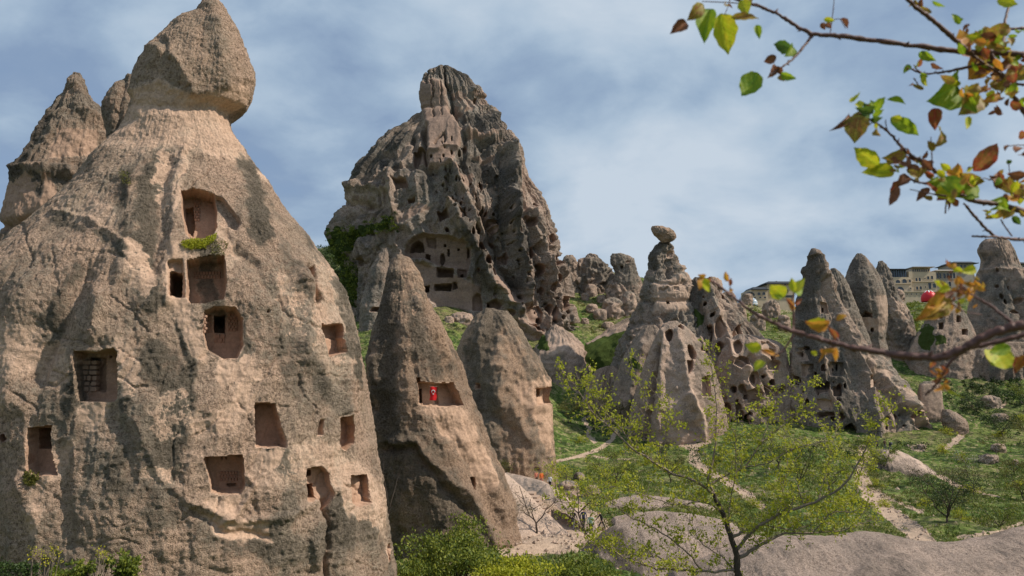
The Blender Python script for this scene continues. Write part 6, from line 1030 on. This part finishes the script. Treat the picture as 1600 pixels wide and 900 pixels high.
def lm2(name, ca, cb, tr=.45):
    m, t, b = newmat(name, 0.55, 0.3); g = nd(t, 'ShaderNodeTexCoord').outputs['Object']; n_ = noise(t, g, 3.2, 4, .6); c = mixc(t, ramp(t, n_, [(.40, 0), (.60, 1)]), ca, cb)
    sp3 = nd(t, 'ShaderNodeSeparateXYZ'); lk(t, g, sp3.inputs[0]); ax = math_(t, 'ABSOLUTE', sp3.outputs[0]); mid = math_(t, 'LESS_THAN', ax, 0.022)
    vein = math_(t, 'SINE', math_(t, 'MULTIPLY', math_(t, 'SUBTRACT', sp3.outputs[1], math_(t, 'MULTIPLY', ax, 0.75)), 52)); vein = math_(t, 'GREATER_THAN', vein, 0.86); vm = math_(t, 'MULTIPLY', math_(t, 'MAXIMUM', mid, math_(t, 'MULTIPLY', vein, 0.5)), 0.5)
    c = mixc(t, vm, c, tuple(min(1, x * 1.7 + .04) for x in ca)); c = mixc(t, ramp(t, noise(t, g, 9, 3, .6), [(.62, 0), (.70, .8)]), c, (.13, .06, .025))
    lk(t, c, b.inputs['Base Color']); trn = nd(t, 'ShaderNodeBsdfTranslucent'); lk(t, c, trn.inputs[0]); mx = nd(t, 'ShaderNodeMixShader'); mx.inputs[0].default_value = tr; lk(t, b.outputs[0], mx.inputs[1]); lk(t, trn.outputs[0], mx.inputs[2]); lk(t, mx.outputs[0], t.nodes['Material Output'].inputs[0]); return m
LT = {'g': lm2('leaf_green', (.17, .29, .015), (.32, .40, .02)), 'y': lm2('leaf_yellow_green', (.42, .48, .02), (.60, .52, .03)), 'o': lm2('leaf_olive_brown', (.32, .27, .03), (.30, .14, .04)), 'b': lm2('leaf_dry_brown', (.16, .060, .03), (.26, .11, .05), .3), 'r': lm2('leaf_red', (.33, .06, .03), (.30, .16, .04)), 'a': lm2('leaf_orange', (.50, .20, .03), (.55, .32, .03)), 'd': lm2('leaf_dark_green', (.05, .11, .015), (.11, .17, .02))}
def leafmesh(kind, var):
    r_ = random.Random(hash((kind, var)) % 1000 + var); V = []; Fs = []; nl, nw = 18, 4
    bend = r_.uniform(-.45, .5); fold = r_.uniform(.15, .8); tw = r_.uniform(-1.1, 1.1)
    for i in range(nl + 1):
        t_ = i / nl; w = (math.sin(math.pi * min(1, t_ * 1.02) ** 0.75) ** 0.8) * (1 if t_ < .7 else 1 - (t_ - .7) * .6) if 0 < t_ < 1 else 0.01
        w = max(w, .012); zc = bend * math.sin(t_ * 2.2)
        for j_ in range(-nw, nw + 1):
            s_ = j_ / nw; x = s_ * w * .5 * (1 + .045 * math.sin(i * 1.15 + var * 2)); z = fold * abs(x) + zc + .025 * math.sin(i * 1.2 + j_ * 2) - tw * x * t_ * .8; V.append((x, t_, z))
    k = 2 * nw + 1
    for i in range(nl):
        for j_ in range(k - 1): Fs.append((i * k + j_, i * k + j_ + 1, (i + 1) * k + j_ + 1, (i + 1) * k + j_))
    me = bpy.data.meshes.new('leaf'); me.from_pydata(V, [], Fs); me.materials.append(LT[kind]); me.polygons.foreach_set('use_smooth', [True] * len(Fs)); return me
LMS = {k: [leafmesh(k, v_) for v_ in range(4)] for k in LT}
def leaf(conv, parent, D, x1, y1, x2, y2, wr, kind, roll=None):
    (a, b_), (c, d) = conv([(x1, y1), (x2, y2)]); P1 = PB(a, b_, D); P2 = PB(c, d, D + rng.uniform(-.012, .012)); ax = P2 - P1; L = np.linalg.norm(ax); y_ = Vector(ax / L)
    vdir = Vector((P1 + root_p) / np.linalg.norm(P1 + root_p)); zv = -(vdir - vdir.dot(y_) * y_); zv.normalize(); rl = rng.uniform(-.6, .6) if roll is None else roll
    zv = Matrix.Rotation(rl, 3, y_) @ zv; xv = y_.cross(zv); m_ = Matrix((xv * (L * wr), y_ * L, zv * L * .8)).transposed().to_4x4(); m_.translation = Vector(P1)
    o = bpy.data.objects.new('leaf', LMS[kind][int(rng.integers(0, 4))]); COL.objects.link(o); o.parent = parent; o.matrix_local = m_; return o
LU = [(155,15,90,75,.6,'o'),(95,78,35,122,.6,'b'),(180,32,160,158,.5,'g'),(215,48,252,186,.62,'y'),(252,62,345,72,.35,'o'),(290,0,312,50,.7,'y'),(330,-8,320,45,.6,'o'),(342,88,352,140,.5,'g'),(470,170,398,165,.62,'d'),(470,165,435,200,.7,'g'),(412,198,368,215,.7,'b'),(405,225,372,272,.6,'b'),(400,235,425,262,.5,'b'),(346,256,292,328,.7,'g'),(335,255,300,290,.6,'y'),(428,258,484,276,.45,'g'),(430,258,450,288,.5,'o'),
 (578,68,618,72,.5,'y'),(582,88,605,104,.6,'b'),(570,80,585,108,.6,'b'),(636,66,660,104,.3,'b'),(1186,4,1262,14,.6,'y'),(912,186,978,215,.45,'g'),(955,222,1002,238,.5,'b'),(1046,300,930,358,.85,'g'),(1040,290,985,262,.5,'o'),(1112,326,1035,415,.75,'o'),(1085,345,1120,400,.5,'g'),(1090,410,1082,448,.4,'y'),(1160,190,1092,270,.85,'a'),(1150,260,1100,270,.5,'b'),(1040,145,1120,120,.75,'a'),(1050,170,1110,200,.5,'r'),(1122,182,1165,92,.4,'y'),(1170,170,1195,120,.4,'g'),(1190,165,1200,210,.4,'g'),(1160,150,1215,168,.35,'o'),
 (968,380,970,456,.55,'r'),(985,455,930,530,.5,'o'),(965,530,940,495,.6,'o'),(1105,602,1178,508,.55,'r'),(672,360,705,318,.5,'y'),(666,404,576,466,.28,'b'),(705,402,690,510,.72,'o'),(720,405,655,430,.4,'o'),(740,400,672,375,.5,'d'),(750,400,720,360,.6,'d'),(760,395,800,345,.5,'g'),(800,350,860,368,.35,'g'),(740,420,785,410,.6,'d'),(765,385,740,355,.5,'g'),(750,410,790,385,.5,'g'),(812,415,905,478,.42,'g'),(815,412,860,425,.5,'y'),
 (770,580,684,520,.62,'y'),(825,600,722,600,.5,'y'),(770,560,740,615,.4,'y'),(868,542,775,555,.5,'o'),(845,575,795,590,.6,'b'),(820,570,790,545,.4,'o'),(878,620,830,665,.6,'b'),(840,655,804,708,.45,'b'),(850,640,810,690,.4,'r'),(930,570,955,600,.8,'b'),(960,600,930,560,.6,'b'),(975,640,1060,690,.75,'y'),(1110,625,1020,690,.7,'g'),(1000,620,1040,700,.7,'g'),(1080,640,1120,680,.6,'y'),(1010,600,1050,625,.7,'a'),(1055,610,1140,630,.45,'o'),(1090,640,1140,625,.4,'y'),(950,660,905,710,.5,'b'),(960,700,920,690,.4,'o'),
 (1215,640,1168,618,.6,'b'),(1230,610,1278,618,.6,'b'),(1240,650,1280,665,.4,'b'),(1180,650,1235,670,.35,'o'),(1200,700,1160,705,.4,'g'),(1215,680,1225,720,.5,'b'),(1230,740,1140,752,.35,'g'),(1250,745,1210,775,.6,'o'),(1240,760,1275,790,.5,'d'),(1290,480,1272,470,.9,'r'),(1275,520,1250,545,.7,'b'),(1270,545,1290,560,.7,'b'),(1225,510,1216,535,.5,'b'),(1236,575,1220,560,.8,'d'),(1005,705,1008,748,.3,'b')]
dots = [(1190,300),(1215,310),(1180,330),(1160,300),(1235,345),(1220,370),(1190,385),(1250,290),(1230,265),(1140,250),(1165,270),(1100,215),(1120,200),(870,580),(890,560),(920,555),(850,590),(995,650),(975,665),(1080,610),(1110,640),(1180,760),(1160,740),(1220,730),(1260,740),(1090,150),(1105,130),(1135,110),(1180,130),(1205,150),(1230,130),(720,380),(735,365),(700,385),(715,395),(1225,285),(1190,350),(1160,360),(1240,360),(1200,400),(1170,300),(1255,320),(1140,330),(1265,260),(1210,330),(1270,350),(1150,225),(1200,230),(1245,240),(1190,265),(925,268),(893,290),(875,235),(905,232),(1055,78),(1085,92),(910,600),(900,625),(940,640),(880,605),(870,515),(260,5),(240,20),(170,0),(900,5),(880,0),(920,20),(965,0),(1290,90),(1260,110),(760,455),(830,600),(930,585),(960,615),(1190,620),(1040,700),(1250,690),(1265,230),(1275,200),(1225,200)]
for k in range(95):
    cxl, cyl, sg, sh = [(1185,230,60,80),(1080,330,45,40),(1030,640,70,40),(1240,650,40,60),(1150,140,60,30)][k % 5]; a_ = rng.uniform(0, 6.28); L = rng.uniform(24, 60); x = cxl + rng.normal() * sg * .6; y = cyl + rng.normal() * sh * .6
    leaf(c2_, up if y < 450 else md, AD + rng.uniform(-.07, .09), x, y, x + L * math.cos(a_), y + L * math.sin(a_), rng.uniform(.4, .7), ['o', 'y', 'g', 'r', 'o', 'a'][int(rng.integers(0, 6))])
for e in LU: leaf(c2_, up if e[1] < 300 or (e[0] > 1020 and e[1] < 460) else md, AD + rng.uniform(-.05, .05), *e)
for x, y in dots:
    for k in range(2 if y > 5 else 1):
        a = rng.uniform(0, 6.28); L = rng.uniform(18, 42); leaf(c2_, up if y < 420 else md, AD + rng.uniform(-.05, .06), x + rng.uniform(-8, 8), y + rng.uniform(-8, 8), x + L * math.cos(a), y + L * math.sin(a), rng.uniform(.3, .6), ['b', 'o', 'o', 'y', 'r', 'b', 'g'][int(rng.integers(0, 7))])
LL = [(62,170,25,150,.5,'a'),(80,175,40,235,.6,'a'),(60,170,95,240,.5,'y'),(90,185,100,160,.5,'r'),(176,185,168,132,.5,'a'),(185,205,192,165,.5,'r'),(182,220,205,235,.4,'a'),(448,258,382,205,.9,'y'),(440,262,395,250,.5,'g'),(488,235,545,165,.7,'y'),(495,235,480,165,.5,'y'),(500,240,545,215,.6,'g'),(488,300,455,262,.4,'r'),(490,290,540,268,.4,'r'),(488,330,480,270,.3,'a'),(660,390,534,366,.55,'a'),(660,392,560,372,.3,'y'),(698,372,752,352,.65,'a'),(700,470,662,405,.35,'r'),(335,508,258,488,.65,'y'),(345,566,305,606,.65,'y'),(330,512,440,545,.22,'a'),(605,535,578,520,.6,'y'),(620,515,650,535,.4,'a'),(640,520,620,570,.3,'a'),(695,500,692,575,.35,'a'),(620,512,690,500,.3,'a'),(1235,270,1055,382,.5,'a'),(1235,272,1080,350,.3,'o'),(1262,115,1228,68,.42,'r'),(1258,115,1308,140,.5,'y'),(1368,122,1310,138,.55,'y'),(1240,212,1165,180,.5,'y'),(1245,215,1190,225,.45,'y'),(1360,175,1418,220,.35,'a'),(1330,260,1380,220,.4,'a'),(1290,300,1270,340,.6,'a'),(1285,290,1320,260,.6,'y'),(1445,585,1540,500,.85,'y'),(1535,500,1445,520,.5,'g'),(1600,550,1552,620,.5,'r'),(1610,540,1570,600,.5,'a'),(1198,640,1140,592,.25,'r'),(1210,620,1165,600,.3,'a'),(1240,705,1215,682,.5,'a'),(1228,712,1320,742,.3,'y'),(1190,650,1175,690,.3,'r'),(1150,600,1180,570,.3,'r'),(1210,640,1240,600,.35,'r')]
for e in LL: leaf(c3_, lo, .96 + rng.uniform(-.03, .03), *e)
for k in range(46):
    a = rng.uniform(0, 6.28); L = rng.uniform(16, 40); x = 1300 + rng.normal() * 38; y = 225 + rng.normal() * 42; leaf(c3_, lo, .93 + rng.uniform(-.03, .04), x, y, x + L * math.cos(a), y + L * math.sin(a), rng.uniform(.3, .6), ['b', 'a', 'a', 'b', 'o'][int(rng.integers(0, 5))])
for k in range(18):
    a = rng.uniform(0, 6.28); L = rng.uniform(14, 34); x = 1195 + rng.normal() * 24; y = 640 + rng.normal() * 36; leaf(c3_, lo, .95 + rng.uniform(-.02, .03), x, y, x + L * math.cos(a), y + L * math.sin(a), rng.uniform(.2, .45), ['r', 'a', 'b'][int(rng.integers(0, 3))])
# ---------------------------------------------------------------- people
SK = plain('skin', (.42, .26, .18), .6, .03, 5); HR = plain('dark_hair', (.02, .016, .013), .6, .1, 20)
def cloth(c): return plain('cloth', c, .85, .08, 6)
def person(label, px, py, hpx, D, top, bottom, heading=0.0, stride=.18, bend=0.0, arms=.12, hat=None, pack=None, group=None):
    p = pt(px, py, D); zz_ = p.z; H = hpx * D / F; s = H / 1.72
    t = thing('person', label, 'person', (p.x, p.y, zz_), group, heading); 
    J = {'pel': (0, 0, .93, .145, .11), 'ab': (0, -bend * .1, 1.10, .135, .10), 'ch': (0, -bend * .25, 1.32, .17, .115), 'ne': (0, -bend * .36, 1.47, .062, .062), 'ja': (0, -.02 - bend * .42, 1.55, .07, .08), 'he': (0, -.01 - bend * .46, 1.64, .085, .10), 'tp': (0, .0 - bend * .46, 1.715, .05, .06),
         'nose': (0, -.115 - bend * .46, 1.61, .014, .018)}
    E = [('pel', 'ab'), ('ab', 'ch'), ('ch', 'ne'), ('ne', 'ja'), ('ja', 'he'), ('he', 'tp'), ('he', 'nose')]
    for sd, n_ in ((-1, 'l'), (1, 'r')):
        f = sd * stride
        J.update({n_ + 'sh': (sd * .19, -bend * .25, 1.39, .062, .062), n_ + 'el': (sd * (.24 + arms * .2), f * .5 - bend * .25, 1.12, .045, .045), n_ + 'wr': (sd * (.22 + arms * .25), f * .8 - .1 - bend * .3, .90, .03, .03), n_ + 'ha': (sd * (.21 + arms * .25), f * .9 - .13 - bend * .3, .80, .034, .02), n_ + 'th': (sd * (.18 + arms * .25), f * .9 - .16 - bend * .3, .84, .012, .012),
                  n_ + 'hi': (sd * .095, 0, .86, .095, .10), n_ + 'kn': (sd * .10, -f * .9 - .03, .49, .065, .065), n_ + 'an': (sd * .10, -f * 1.5, .09, .042, .045), n_ + 'to': (sd * .115, -f * 1.5 - .17, .04, .04, .03)})
        E += [('ch', n_ + 'sh'), (n_ + 'sh', n_ + 'el'), (n_ + 'el', n_ + 'wr'), (n_ + 'wr', n_ + 'ha'), (n_ + 'wr', n_ + 'th'), ('pel', n_ + 'hi'), (n_ + 'hi', n_ + 'kn'), (n_ + 'kn', n_ + 'an'), (n_ + 'an', n_ + 'to')]
    ks = list(J); me = bpy.data.meshes.new('body'); me.from_pydata([tuple(c * s for c in J[k][:3]) for k in ks], [(ks.index(a), ks.index(b_)) for a, b_ in E], [])
    tmp = bpy.data.objects.new('tmp', me); COL.objects.link(tmp); md_ = tmp.modifiers.new('s', 'SKIN'); md_.use_smooth_shade = True
    for i, k in enumerate(ks): sv = me.skin_vertices[0].data[i]; sv.radius = (J[k][3] * s, J[k][4] * s); sv.use_root = (k == 'pel')
    m2 = tmp.modifiers.new('u', 'SUBSURF'); m2.levels = 1; m2.render_levels = 1
    dg = bpy.context.evaluated_depsgraph_get(); bm_ = bpy.data.meshes.new_from_object(tmp.evaluated_get(dg)); bpy.data.objects.remove(tmp)
    for m_ in (bottom, top, SK, HR, HR): bm_.materials.append(m_)
    for pl in bm_.polygons:
        c = pl.center / s; i = 0
        hand = abs(c.x) > .16 and c.z < .88 and c.z > .72
        if c.z < .10: i = 4
        elif hand: i = 2
        elif c.z < .95 and abs(c.x) < .17: i = 0
        elif c.z < 1.46: i = 1
        elif c.z > 1.60 and (c.y + bend * .46 > -.045 or c.z > 1.68): i = 3
        else: i = 2
        pl.material_index = i; pl.use_smooth = True
    o = bpy.data.objects.new('body', bm_); link(o, t)
    if pack: mb = MB(); mb.box((0, .2 * s, 1.2 * s), (.3 * s, .2 * s, .45 * s), taper=.8); mb.build('backpack', pack, t)
    if hat: mb = MB(); mb.tube(np.array([(0, -bend * .46 * s, 1.66 * s), (0, -bend * .46 * s, 1.69 * s), (0, -bend * .46 * s, 1.76 * s)]), [.15 * s, .11 * s, .06 * s], 10); mb.build('hat', hat, t)
    return t
BK = cloth((.018, .018, .022)); GY = cloth((.10, .10, .12)); OR = cloth((.60, .14, .03)); WH = cloth((.72, .72, .72)); PK = cloth((.42, .15, .10)); GN = cloth((.22, .33, .27)); NV = cloth((.03, .04, .09)); BR = cloth((.10, .06, .04))
person('person in an orange jacket at the top of the steps', 846, 759, 22, 84, OR, PK, 0.3, .1); person('person in reddish brown clothes left of the orange jacket', 838, 758, 22, 84, PK, BR, .5, .1)
person('person in a white top and black skirt on the pale bank', 859.5, 764, 21, 85, WH, BK, -.4, .08); person('dark clothed person standing by the hollow boulder', 887, 764, 17, 95, BR, BK, .8, .05)
person('person in a black jacket walking on the path, leftmost of the walking group', 896, 828, 30, 62, BK, GY, 2.6, .2); person('person in dark navy clothes walking behind the young leafy tree trunk', 912, 826, 29, 63, NV, BK, 2.8, .16); person('person in a grey green top and black trousers, nearest of the walking group', 923.5, 837, 32, 60, GN, BK, 3.0, .2)
person('person all in black leaning forward at the right of the walking group', 940.5, 828, 28, 64, BK, BK, -1.4, .26, .5); person('person in a pale top bending down beside the low path wall', 950, 775, 14, 88, WH, GY, 1.2, .1, 1.0); person('person with a white top standing in the meadow', 986.5, 764, 14, 96, WH, BK, -.6, .1)
person('dark clothed walker with a cap on the ledge, left of two', 1383, 704, 17, 110, BR, GY, 2.9, .12, hat=BK); person('black clothed walker with a backpack on the ledge, right of two', 1391.5, 705, 16.5, 109.5, BK, GY, -2.4, .2, .3, .5, pack=GY); person('dark clothed person half hidden behind the left end of the ledge', 1371, 703, 16, 113, BK, BK, .4, .05)
# the small stair between the banks
st_ = thing('stone_steps', 'flight of rough stone steps climbing left between two bare banks', 'stairs', tuple(pt(840, 800, 72))); so_ = np.array(st_.location)
for i in range(6):
    x_ = 826 + i * 3.9; y_ = 771 + i * 5.6; D = 71 - i * 1.3; c = np.array(pt(x_, y_, D)) - so_; mb = MB(); mb.box((c[0], c[1], c[2] - .9), (1.25 + .1 * rng.normal(), 1.5, 2.0), np.array(Matrix.Rotation(rng.normal() * .05 - .15, 3, 'Z'))); mb.build('step', M['block'], st_, False)
# low canopy beside the steps
